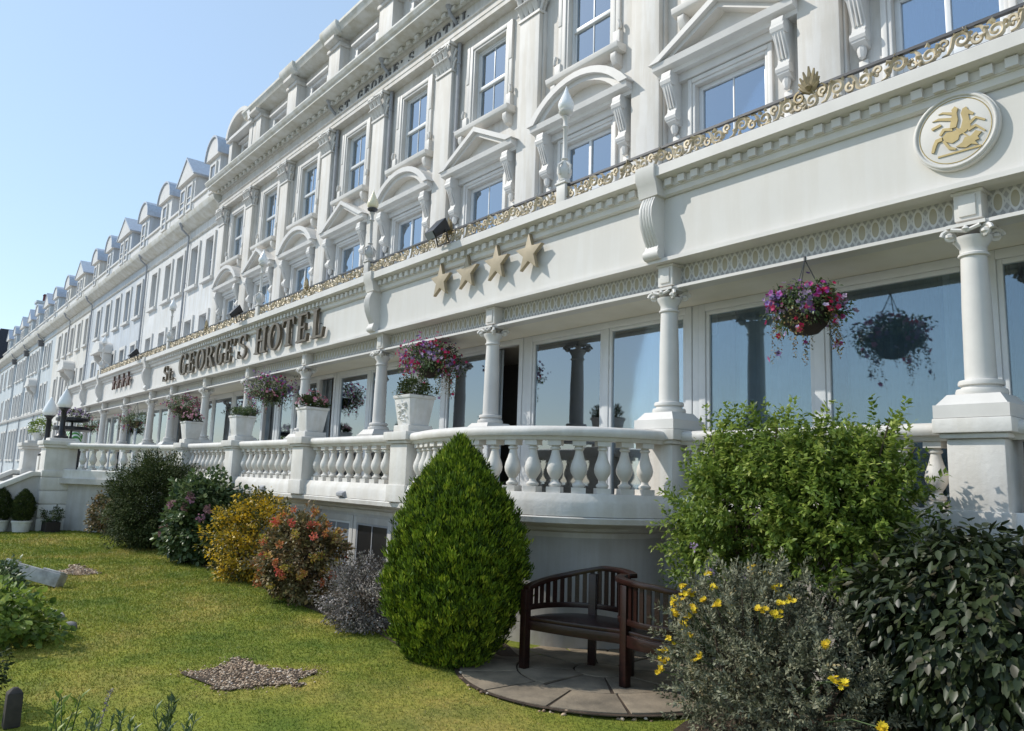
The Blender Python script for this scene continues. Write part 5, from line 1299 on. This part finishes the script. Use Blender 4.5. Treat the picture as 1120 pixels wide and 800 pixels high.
P = np.array([(-4.9-.10*s, 1.14+.06*s, .16+.15*s) for s in np.linspace(0, 1, 6)]); blooms(t, 'flower_head', P, np.tile([[0, -.3, 1.]], (6, 1)), .015, 14, .014, .010, FL_HEAD, 105)
pst = MB(); pst.frust(-5.72, .83, .045, .042, 0, .20); pst.frust(-5.72, .83, .042, .012, .20, .23); o = pst.build('garden_post', plain('dark weathered wood', (.05, .042, .036), .85, scale=20), bevel=.005); tag(o, 'short dark wooden post in the bottom left corner', 'post')
t = shrub('low_shrub', 'dark small leaved shrub cut off by the left edge behind the post', 'shrub', -6.25, .58, (.26, .22, .24), .20, 107, LF_DARK, 110, 24, .04, .022, cl=.07)
#PART5
# ------------------------------------------------------------------ planters on the pedestals
def planter(x, y, z0, label, seed, fl=None, fo_h=.16, green=LF_DARK, carved=False):
    t = thing('potted_plant', label, 'planter', (x, y, z0), 'square planters on the balustrade pedestals')
    m = MB(); m.frust(x, y, .14, .185, z0, z0+.34); m.frust(x, y, .195, .20, z0+.3401, z0+.38)
    if carved:
        rr = random.Random(4)
        for i in range(26):
            s = rr.uniform(.1, .9); q = rr.uniform(-.105, .105)
            m.lathe([(.005, -.02), (.028, 0), (.005, .02)], x+q, y-(.14+.045*s)-.002, z0+.02+.30*s, 6)
    m.build('pot', POTM, t, bevel=.010, angle=35)
    m = MB(); m.box(x-.18, x+.18, y-.18, y+.18, z0+.379, z0+.39); m.build('soil', SOIL, t)
    foliage(t, 'foliage', (x, y, z0+.42), (.215, .215, fo_h), 120, 18, .05, .038, .022, green, seed, zmin=z0+.38)
    if fl is not None:
        P, D = surf((x, y, z0+.43), (.23, .23, fo_h+.03), 46 if fl is FL_PALEP else 20, seed+1, .05, 1, 1.0); tag(rosettes(t, 'flowers', P, D, 6, .030, .026, fl, seed+2), kind='stuff')
    return t
ZP = 2.236
planter(-8.24, 5.20, ZP, 'nearest square white planter with carved front and a dark green mound, by the conifer', 200, carved=True, fo_h=.17)
planter(-11.22, 5.20, ZP, 'white planter topped with pale pink flowers, second from the conifer', 210, fl=FL_PALEP, fo_h=.17)
planter(-14.22, 5.20, ZP, 'white planter with plain green leaves and no flowers', 220, green=LF_HYD, fo_h=.13)
planter(-17.22, 5.20, ZP, 'farthest white planter, pink flowers, by the dark open door', 230, fl=FL_PALEP, fo_h=.15)
# ------------------------------------------------------------------ hanging baskets
def basket(x, y, z, label, seed, R=.30, trail=.18, n=150, fls=((FL_BASK, 75), (FL_LILAC, 60)), zhook=3.63):
    t = thing('hanging_basket', label, 'hanging basket', (x, y, z), 'flower baskets hanging in the lounge bays')
    m = MB(); m.lathe([(.02, -.20), (.10, -.18), (.17, -.11), (.205, -.02), (.21, .02), (.19, .02)], x, y, z, 16); m.build('basket', BASKET, t, smooth=True)
    m = MB()
    for k in range(3):
        a = k*pi2/3+.4; m.tube([(x+.205*math.cos(a), y+.205*math.sin(a), z+.02), (x, y, zhook)], .005, 4)
    m.tube([(x, y, zhook-.01), (x, y, zhook+.03)], .012, 6); m.build('chain', CHAIN, t)
    foliage(t, 'foliage', (x, y, z+.06), (R*1.1, R*.95, R*.55), n, 15, .075, .045, .024, LF_HYD, seed, droop=.4, zmin=-9, bump=.25)
    # trailing strands of unequal length
    r = np.random.default_rng(seed+1); C = []; D = []
    for k in range(30):
        a = r.uniform(0, pi2); ln = trail*r.uniform(.5, 2.0); x0 = x+R*.95*math.cos(a)*r.uniform(.6, 1.2); y0 = y+R*.9*math.sin(a)*r.uniform(.6, 1.1)
        for s_ in np.linspace(0, 1, int(ln/.009)):
            C.append((x0+.05*math.cos(a)*s_+r.normal(0, .012), y0+.05*math.sin(a)*s_+r.normal(0, .012), z+.02-ln*s_)); D.append(r.normal(0, 1, 3)+np.array((0, 0, -.5)))
    C = np.array(C); D = np.array(D); k = len(C)
    leafmesh('trailing_foliage', C, D, r.normal(0, 1, (k, 3)), r.uniform(.6, 1.2, k)*.03, .014, r.uniform(0, 1, k), LF_RED, t)
    sel = r.choice(k, 26); lo = C[sel]
    for i, (mt_, q) in enumerate(fls):
        # blooms sit in patches of one colour
        pc, pd = surf((x, y, z+.07), (R*1.1, R*.95, R*.6), max(5, q//7), seed+3+i, -.6, 1, 1.0)
        pick = r.integers(0, len(pc), q); P = pc[pick]+r.normal(0, R*.16, (q, 3)); D2 = pd[pick]+r.normal(0, .3, (q, 3))
        m_ = lo[i::len(fls)]; P = np.vstack([P, m_]); D2 = np.vstack([D2, r.normal(0, 1, (len(m_), 3))])
        tag(rosettes(t, 'flowers', P, D2, 5, .030, .030, mt_, seed+7+i), kind='stuff')
    return t
basket(-3.40, 6.16, 3.14, 'big basket of magenta and purple flowers hanging nearest the camera', 300, .27, .24, 190, ((FL_BASK, 130), (FL_LILAC, 120), (FL_CRIM, 30)))
basket(-9.40, 6.18, 3.25, 'full basket of crimson and lilac petunias above the nearest planter', 320, .40, .30, 210, ((FL_CRIM, 180), (FL_LILAC, 190), (FL_BASK, 130)))
basket(-15.40, 6.18, 3.24, 'basket of dusky pink flowers hanging between the pink and the plain planters', 340, .46, .22, 200, ((FL_BASK, 120), (FL_PALEP, 60), (FL_LILAC, 110)))
basket(-21.3, 6.18, 3.22, 'basket of pink flowers hanging behind the farthest white planter', 360, .42, .2, 130, ((FL_PALEP, 90), (FL_BASK, 80)))
basket(-26.2, 6.18, 3.02, 'dark purple basket hanging right of the entrance, above the diagonal balustrade', 380, .42, .2, 120, ((FL_BASK, 40),))
basket(-33.0, 6.18, 3.1, 'farthest hanging basket, dark red, near the left end of the lounge', 400, .46, .2, 110, ((FL_CRIM, 25), (FL_BASK, 25)))
# flower stand and small plants by the entrance
t = thing('flower_stand', 'dark flower stand with purple flowers behind the black pier lamps', 'flower stand', (-23.4, 3.95, 1.277))
x, y = -23.4, 3.95
m = MB(); m.lathe([(.18, 0), (.16, .04), (.05, .07), (.04, 1.05)], x, y, 1.277, 10); m.build('post', BLACK, t, smooth=True)
for z, w_ in ((2.50, .46), (2.74, .40)):
    m = MB(); m.lathe([(w_*.75, 0), (w_, .03), (w_, .10), (w_*.9, .12)], x, y, z, 16); o = m.build('tray', BLACK, t, smooth=True)
m = MB(); m.tube([(x, y, 2.3), (x, y, 2.8)], .03, 8); m.build('rod', BLACK, t)
foliage(t, 'foliage', (x, y, 2.92), (.36, .36, .14), 50, 14, .07, .05, .03, LF_DARK, 420, zmin=2.8)
P, D = surf((x, y, 2.92), (.38, .38, .18), 30, 421, 0, 1); tag(blooms(t, 'flowers', P, D, .03, 9, .035, .03, FL_LILAC, 422), kind='stuff')
t = thing('potted_plant', 'small pot of pale yellow green leaves on the far entrance pier', 'planter', (-25.2, 3.45, 2.24))
m = MB(); m.lathe([(.10, 0), (.16, .20), (.17, .22), (.15, .23)], -25.2, 3.45, 2.24, 14); m.build('pot', POTM, t, smooth=True)
foliage(t, 'foliage', (-25.2, 3.45, 2.62), (.26, .26, .24), 60, 14, .07, .06, .035, LF_BUSH, 430, zmin=2.4)
def potted_conifer(x, y, label, seed, h, R):
    t = thing('potted_conifer', label, 'potted conifer', (x, y, 0))
    m = MB(); m.lathe([(.14, .0), (.17, .02), (.205, .23), (.22, .24), (.22, .275), (.19, .275)], x, y, 0, 20); m.build('pot', POTM, t, angle=35)
    conifer(x, y, h, R, None, None, seed, 700, .05, LF_DARK, z0=.26, parent=t)
potted_conifer(-21.15, 2.78, 'small dark cone conifer in a white pot, right one of the pair by the steps', 440, .74, .235)
potted_conifer(-21.45, 2.36, 'small dark cone conifer in a white pot, left one of the pair by the steps', 441, .76, .235)
t = thing('low_planter', 'low dark planter of small evergreen leaves at the foot of the banded pier', 'planter', (-20.9, 3.35, 0))
m = MB(); m.box(-21.25, -20.65, 3.2, 3.5, .0, .26); m.build('trough', BASKET, t, bevel=.01)
foliage(t, 'foliage', (-20.95, 3.35, .38), (.34, .22, .20), 60, 16, .06, .045, .025, LF_DARK, 445)

# ------------------------------------------------------------------ person stooping on the landing
def person(x, y, z, label):
    t = thing('person', label, 'person', (x, y, z))
    me = bpy.data.meshes.new('body')
    J = [(0, 0, .95), (-.12, -.02, 1.12), (-.30, -.03, 1.24), (-.42, -.03, 1.24), (-.50, -.03, 1.17), (-.60, -.03, 1.08),       # pelvis spine neck head
         (.02, -.10, .90), (-.03, -.11, .48), (.03, -.11, .07), (-.10, -.11, .03), (.02, .10, .90), (-.02, .11, .48), (.05, .11, .07), (-.08, .11, .03),
         (-.34, -.19, 1.20), (-.42, -.22, .95), (-.52, -.18, .74), (-.34, .15, 1.20), (-.42, .19, .95), (-.52, .15, .74)]
    E = [(0, 1), (1, 2), (2, 3), (3, 4), (4, 5), (0, 6), (6, 7), (7, 8), (8, 9), (0, 10), (10, 11), (11, 12), (12, 13), (2, 14), (14, 15), (15, 16), (2, 17), (17, 18), (18, 19)]
    RD = [.15, .14, .16, .06, .085, .09, .09, .06, .042, .035, .09, .06, .042, .035, .055, .04, .03, .055, .04, .03]
    me.from_pydata(J, E, []); o = bpy.data.objects.new('body', me); COL.objects.link(o)
    sk_ = o.modifiers.new('skin', 'SKIN')
    if not me.skin_vertices: me.attributes  # layer is created with the modifier in the UI; make sure it is here
    import bmesh
    bm = bmesh.new(); bm.from_mesh(me); ly = bm.verts.layers.skin.verify()
    for v, rd in zip(bm.verts, RD): v[ly].radius = (rd, rd); v[ly].use_root = v.index == 0
    bm.to_mesh(me); bm.free()
    o.modifiers.new('sub', 'SUBSURF').levels = 2; o.modifiers['sub'].render_levels = 2
    dg = bpy.context.evaluated_depsgraph_get(); ev = o.evaluated_get(dg); me2 = bpy.data.meshes.new_from_object(ev)
    bpy.data.objects.remove(o); me2.name = 'body'
    me2.materials.clear(); me2.materials.append(SKIN); me2.materials.append(BLACK)
    me2.polygons.foreach_set('use_smooth', [True]*len(me2.polygons))
    for p in me2.polygons:
        p.material_index = 1 if p.center.z < .95 and p.center.x > -.22 else 0
    link('body', me2, t)
    # striped top: a shell following trunk and upper arms
    m1, nt, b = _nt('green and white striped cloth'); g = nt.nodes.new('ShaderNodeTexCoord'); wv = nt.nodes.new('ShaderNodeTexWave'); wv.inputs['Scale'].default_value = 3.2; wv.inputs['Distortion'].default_value = .4; wv.bands_direction = 'X'
    nt.links.new(g.outputs['Object'], wv.inputs['Vector']); rp = _ramp(nt, wv.outputs['Fac'], [(.62, (.07, .24, .05)), (.70, (.70, .74, .68))]); nt.links.new(rp.outputs['Color'], b.inputs['Base Color']); b.inputs['Roughness'].default_value = .85
    m = MB(); m.tube([(.05, 0, .88), (0, 0, .97), (-.11, -.02, 1.12), (-.28, -.02, 1.23), (-.38, -.03, 1.25)], [.155, .172, .165, .185, .09], 14)
    for s in (-1, 1): m.tube([(-.28, s*.12-.02, 1.22), (-.34, s*.19-.02, 1.19), (-.40, s*.21-.02, 1.0)], [.075, .072, .06], 10)
    m.build('striped_top', m1, t, smooth=True, local=True)
    m = MB(); m.lathe([(.01, -.13), (.07, -.10), (.105, -.02), (.10, .06), (.05, .11), (.01, .12)], -.565, -.03, 1.13, 12); m.build('hair', HAIRM, t, smooth=True, local=True)
person(-25.0, 4.35, 1.277, 'person in green and white striped top stooping behind the far balustrade')

# ------------------------------------------------------------------ S-shaped double seat
bench = thing('garden_bench', 'dark red wooden conversation bench with two curved slatted backs on the round patio', 'bench', (-4.4, 4.8, .031))
GZ = .030
def strip(m, path, w_, z0f, z1f):
    """flat board following a plan path; w_ = thickness across, z range per point"""
    n = len(path); vs = []
    for i in range(n):
        a = Vector(path[max(i-1, 0)]); b = Vector(path[min(i+1, n-1)]); t_ = (b-a).normalized(); nn = Vector((-t_.y, t_.x))*w_/2; p = Vector(path[i])
        z0 = z0f(i/(n-1)); z1 = z1f(i/(n-1))
        vs += [(p.x+nn.x, p.y+nn.y, z0), (p.x-nn.x, p.y-nn.y, z0), (p.x-nn.x, p.y-nn.y, z1), (p.x+nn.x, p.y+nn.y, z1)]
    fs = []
    for i in range(n-1):
        for k in range(4): fs.append((i*4+k, i*4+(k+1) % 4, (i+1)*4+(k+1) % 4, (i+1)*4+k))
    fs += [(0, 1, 2, 3), tuple((n-1)*4+k for k in (3, 2, 1, 0))]
    m.add(vs, fs)
LB = curve([(-5.05, 4.41), (-5.07, 4.66), (-4.97, 4.90), (-4.78, 5.03), (-4.52, 5.06), (-4.36, 5.0)], 6)
RB = curve([(-4.36, 4.88), (-4.30, 4.76), (-4.18, 4.70), (-3.95, 4.66), (-3.72, 4.74), (-3.58, 4.94), (-3.58, 5.2)], 6)
zl = lambda s: .70+.17*min(1, s/.62)-.02*max(0, (s-.75)/.25)
zr = lambda s: .855-.03*s-.10*max(0, (s-.55)/.45)**1.2
m = MB(); m.prism_xy(curve([(-5.03, 4.43), (-4.75, 4.50), (-4.45, 4.60), (-4.18, 4.70)], 4)+curve([(-3.95, 4.67), (-3.72, 4.75), (-3.6, 4.94), (-3.6, 5.2)], 3)+curve([(-3.85, 5.12), (-4.2, 5.08), (-4.5, 5.06), (-4.78, 5.01), (-4.95, 4.89), (-5.05, 4.66)], 3), .425, .455); m.build('seat', WOOD, bench, bevel=.006)
m = MB()
strip(m, curve([(-5.03, 4.44), (-4.75, 4.51), (-4.45, 4.61), (-4.19, 4.71)], 4), .03, lambda s: .345, lambda s: .424); strip(m, RB[12:], .03, lambda s: .335, lambda s: .424); strip(m, LB[:26], .028, lambda s: .355, lambda s: .424)
m.build('seat_rail', WOOD, bench, bevel=.004)
for nm, pth, zz, i0 in (('left', LB, zl, 0), ('right', RB, zr, 0)):
    m = MB(); strip(m, pth, .075, lambda s: zz(s)-.038, lambda s: zz(s)+.004); bk = m.build('backrest', WOOD, bench, bevel=.010)
    m = MB(); strip(m, pth[1:-1] if nm == 'left' else pth, .03, lambda s: .50, lambda s: .545); m.build('lower_rail', WOOD, bk, bevel=.004)
    n = len(pth); acc = [0]
    for a, b in zip(pth, pth[1:]): acc.append(acc[-1]+math.dist(a, b))
    k = 1; sp = .068
    while k*sp < acc[-1]-.03:
        s = k*sp
        for i in range(n-1):
            if acc[i] <= s < acc[i+1]:
                t_ = (s-acc[i])/(acc[i+1]-acc[i]); a, b = Vector(pth[i]), Vector(pth[i+1]); p = a.lerp(b, t_); d_ = (b-a).normalized(); zt = zz((i+t_)/(n-1))-.034
                h1 = d_*.019; nn = Vector((-d_.y, d_.x))*.007
                mm = MB(); q = [p-h1-nn, p+h1-nn, p+h1+nn, p-h1+nn]
                mm.add([(v.x, v.y, .54) for v in q]+[(v.x, v.y, zt) for v in q], [(3, 2, 1, 0), (4, 5, 6, 7), (0, 1, 5, 4), (1, 2, 6, 5), (2, 3, 7, 6), (3, 0, 4, 7)])
                mm.build('slat', WOOD, bk); break
        k += 1
for (x, y), zt, r in (((-5.05, 4.41), .675, .1), ((-4.83, 5.0), .80, .5), ((-4.18, 4.70), .80, 0), ((-3.58, 5.2), .66, .1), ((-4.40, 5.0), .80, .3), ((-3.62, 4.86), .75, .8)):
    m = MB(); c_, s_ = math.cos(r), math.sin(r); q = [(-.033, -.033), (.033, -.033), (.033, .033), (-.033, .033)]
    q = [(x+a*c_-b*s_, y+a*s_+b*c_) for a, b in q]; m.prism_xy(q, GZ, zt); m.build('leg', WOOD, bench, bevel=.005)

# ------------------------------------------------------------------ the rest of the parade
def neighbour(label, name, x0, x1, mat, seed, wins, dorm, pipes=(), hoods=(), rooftop=11.62, z_up=(8.75, 10.35), z_lo=(5.55, 7.35), capitals=False, gothic=False, trim=WTRIM):
    cx = (x0+x1)/2; t = thing(name, label, 'building', (cx, HY, 0)); rr = random.Random(seed)
    ops = []
    for x in wins: ops += [(x-.42, x+.42, *z_up), (x-.42, x+.42, *z_lo)]
    gw = [x for x in wins]
    for x in gw: ops.append((x-.5, x+.5, 1.9, 4.3))
    m = MB(); wall_open(m, x0, x1-.004, 0, 11.2, 8.8, 9.02, ops)
    m.add([(x1-.004, 8.8, 0), (x1-.004, 14, 0), (x1-.004, 14, 11.2), (x1-.004, 8.8, 11.2)], [(0, 1, 2, 3)]); m.add([(x0, 8.8, 0), (x0, 8.8, 11.2), (x0, 14, 11.2), (x0, 14, 0)], [(0, 1, 2, 3)]); m.build('wall', mat, t)
    for x in wins:
        for (za, zb), w2, hood in ((z_up, .42, 0), (z_lo, .42, 0), ((1.9, 4.3), .5, 0)):
            m = MB(); frame(m, x-w2, x+w2, za, zb, .05, 8.925, 8.985); m.box(x-w2+.05, x+w2-.05, 8.92, 8.97, (za+zb)/2-.025, (za+zb)/2+.025); f = m.build('window', UPVC, t)
            m = MB(); m.box(x-w2+.05, x+w2-.05, 8.95, 8.956, za+.05, zb-.05); m.build('pane', DARKPANE, f)
            m = MB(); frame(m, x-w2-.16, x+w2+.16, za-.02, zb+.16, .155, 8.735, 8.80, 0); m.box(x-w2-.22, x+w2+.22, 8.66, 8.80, za-.14, za-.02); m.build('surround', trim, f)
    m = MB(); m.prism_yz([(8.66, 5.20), (8.60, 5.30), (8.60, 5.36), (8.8, 5.38), (8.8, 5.20)], x0, x1-.004); m.build('band_course', trim, t)
    m = MB(); m.prism_yz([(8.76, 10.75), (8.72, 10.80), (8.76, 10.85), (8.8, 10.85), (8.8, 10.75)], x0, x1-.004)
    m.prism_yz([(8.7, 11.2), (8.55, 11.28), (8.36, 11.42), (8.32, 11.50), (8.30, rooftop), (9.3, rooftop+.05), (9.3, 11.2)], x0, x1-.004); m.build('cornice', STAIN, t, angle=25)
    m = MB(); m.prism_yz([(9.30, rooftop+.05), (9.5, 12.5), (11.2, 14.6), (14, 14.3), (14, rooftop), (9.3, rooftop)], x0, x1-.004); m.build('roof', SLATE, t)
    m = MB(); m.box(x0, x1-.004, 8.95, 9.1, rooftop+.05, 12.72); m.box(x0, x1-.004, 8.88, 9.17, 12.72, 12.82); m.build('parapet', trim, t)
    for x, kind, w2 in dorm:
        zt = 13.85
        m = MB(); m.box(x-w2, x+w2, 8.93, 10.8, 11.9, zt)
        d = m.build('dormer', mat if not gothic else trim, t)
        m = MB()
        if kind == 'tri':
            m.prism_xz([(x-w2-.2, zt), (x, zt+.98), (x+w2+.2, zt)], 8.78, 11.3); d2 = MB(); d2.prism_xz([(x-w2-.24, zt+.06), (x, zt+1.09), (x+w2+.24, zt+.06), (x+w2+.2, zt+.003), (x, zt+.985), (x-w2-.2, zt+.003)], 8.74, 11.3)
        else:
            n = 12; R = w2+.14; P = [(x+R*math.cos(PI-PI*i/n), zt+.82*math.sin(PI-PI*i/n)) for i in range(n+1)]; Q = [(x+(R+.06)*math.cos(PI-PI*i/n), zt+.003+.90*math.sin(PI-PI*i/n)) for i in range(n+1)]
            m.prism_xz(P, 8.80, 11.3); d2 = MB()
            for i in range(n): d2.prism_xz([P[i], P[i+1], Q[i+1], Q[i]], 8.74, 11.3)
        m.build('gable', trim, d, angle=30); d2.build('dormer_roof', LEAD, d, angle=30)
        k = 2 if w2 > .9 else 1
        for q in range(k):
            xx = x+(q-.5)*.95 if k == 2 else x
            m = MB(); frame(m, xx-.36, xx+.36, 12.4, 13.65, .10, 8.86, 8.93); m.box(xx-.26, xx+.26, 8.87, 8.92, 13.0, 13.05); f = m.build('window', trim, t)
            m = MB(); m.box(xx-.26, xx+.26, 8.90, 8.906, 12.5, 13.55); m.build('pane', DARKPANE, f)
    for x in pipes: pipe(x, .2, 11.35, t, 8.72)
    for x in hoods:
        m = MB(); n = 10; R = .95
        P = [(x+R*math.cos(PI-PI*i/n), 7.55+.55*math.sin(PI-PI*i/n)) for i in range(n+1)]; m.prism_xz(P, 8.15, 8.79); m.box(x-1.0, x+1.0, 8.10, 8.79, 7.42, 7.549)
        for s in (-.8, .8): m.prism_yz([(8.25, 7.42), (8.3, 7.2), (8.6, 6.9), (8.79, 6.85), (8.79, 7.42)], x+s-.09, x+s+.09)
        m.build('hood', trim, t, angle=30)
    if capitals:
        for x in pipes:
            m = MB(); m.box(x-.2, x+.2, 8.72, 8.79, 5.4, 10.5); m.build('pilaster', mat, t)
            m = MB(); m.frust(x, 8.68, .2, .30, 10.5, 10.95); m.build('capital', GREYCAP, t, bevel=.03)
    return t
neighbour('pale grey terrace house joined to the hotel, first below the hotel roof cornice', 'terrace_house', -38.0, -27.56, N_A, 1, [-28.9, -30.7, -32.6, -34.3, -36.4], [(-29.8, 'arch', .62), (-33.2, 'tri', 1.0), (-36.4, 'arch', .85)], pipes=(-31.6, -38.0+.1))
neighbour('pale blue terrace house, second from the hotel', 'terrace_house', -50.0, -38.004, N_B, 2, [-39.1, -41.2, -43.3, -45.5, -47.8], [(-40.0, 'arch', .75), (-43.9, 'tri', 1.25), (-47.4, 'arch', .7)], pipes=(-49.8,), hoods=(-44.4,))
neighbour('cream terrace house, third from the hotel', 'terrace_house', -61.8, -50.004, N_C, 3, [-51.0, -53.2, -55.4, -57.6, -59.8], [(-51.0, 'arch', .75), (-55.6, 'tri', 1.25), (-59.8, 'arch', .8)], pipes=(-56.5,), hoods=(-54.3,))
dh = neighbour('blue grey far terrace house with dark pilaster capitals and a row of small dormers', 'terrace_house', -95.0, -61.804, N_D, 4, [-63.8, -65.6, -69.3, -71.1, -72.9, -76.5, -78.3, -80.1, -83.6, -85.4, -88.5, -91.5], [(-64.5, 'arch', .8), (-68.5, 'tri', 1.1), (-73, 'arch', .8), (-77, 'tri', .9), (-81.5, 'tri', 1.0), (-86.5, 'arch', .8), (-91, 'tri', .9)], pipes=(-67.3, -74.7, -82.0), hoods=(-68.3,), capitals=True, rooftop=11.75)
m = MB(); m.box(-79.6, -78.6, 9.4, 10.6, 13.0, 15.9); m.box(-79.75, -78.45, 9.3, 10.7, 15.9, 16.1); ch = m.build('chimney', N_D, dh)
m = MB()
for x in (-79.3, -78.9): m.lathe([(.16, 0), (.14, .6), (.17, .62), (.17, .7)], x, 10, 16.1, 10)
m.build('chimney_pot', MAROON, ch)
far = thing('corner_building', 'farthest building, brown walled with a steep dark slate roof', 'building', (-104, 9, 0))
fo_ = [(x-.5, x+.5, z, z+1.6) for x in (-108, -105, -102, -99.5) for z in (2, 5.2, 8.4)]
m = MB(); wall_open(m, -112, -96.2, 0, 12.6, 7.6, 7.85, fo_); m.add([(-96.2, 7.6, 0), (-96.2, 14, 0), (-96.2, 14, 12.6), (-96.2, 7.6, 12.6)], [(0, 1, 2, 3)]); m.build('wall', N_E, far)
for a, b, c_, d_ in fo_:
    m = MB(); frame(m, a, b, c_, d_, .07, 7.75, 7.8); f = m.build('window', UPVC, far); m = MB(); m.box(a+.07, b-.07, 7.77, 7.776, c_+.07, d_-.07); m.build('pane', DARKPANE, f)
m = MB(); m.add([(-112.3, 7.3, 12.6), (-95.9, 7.3, 12.6), (-95.9, 14.5, 12.6), (-112.3, 14.5, 12.6), (-111, 8.6, 15.9), (-97.2, 8.6, 15.9), (-97.2, 13, 15.9), (-111, 13, 15.9)], [(0, 1, 5, 4), (1, 2, 6, 5), (2, 3, 7, 6), (3, 0, 4, 7), (4, 5, 6, 7), (3, 2, 1, 0)]); m.build('roof', DARKSL, far)
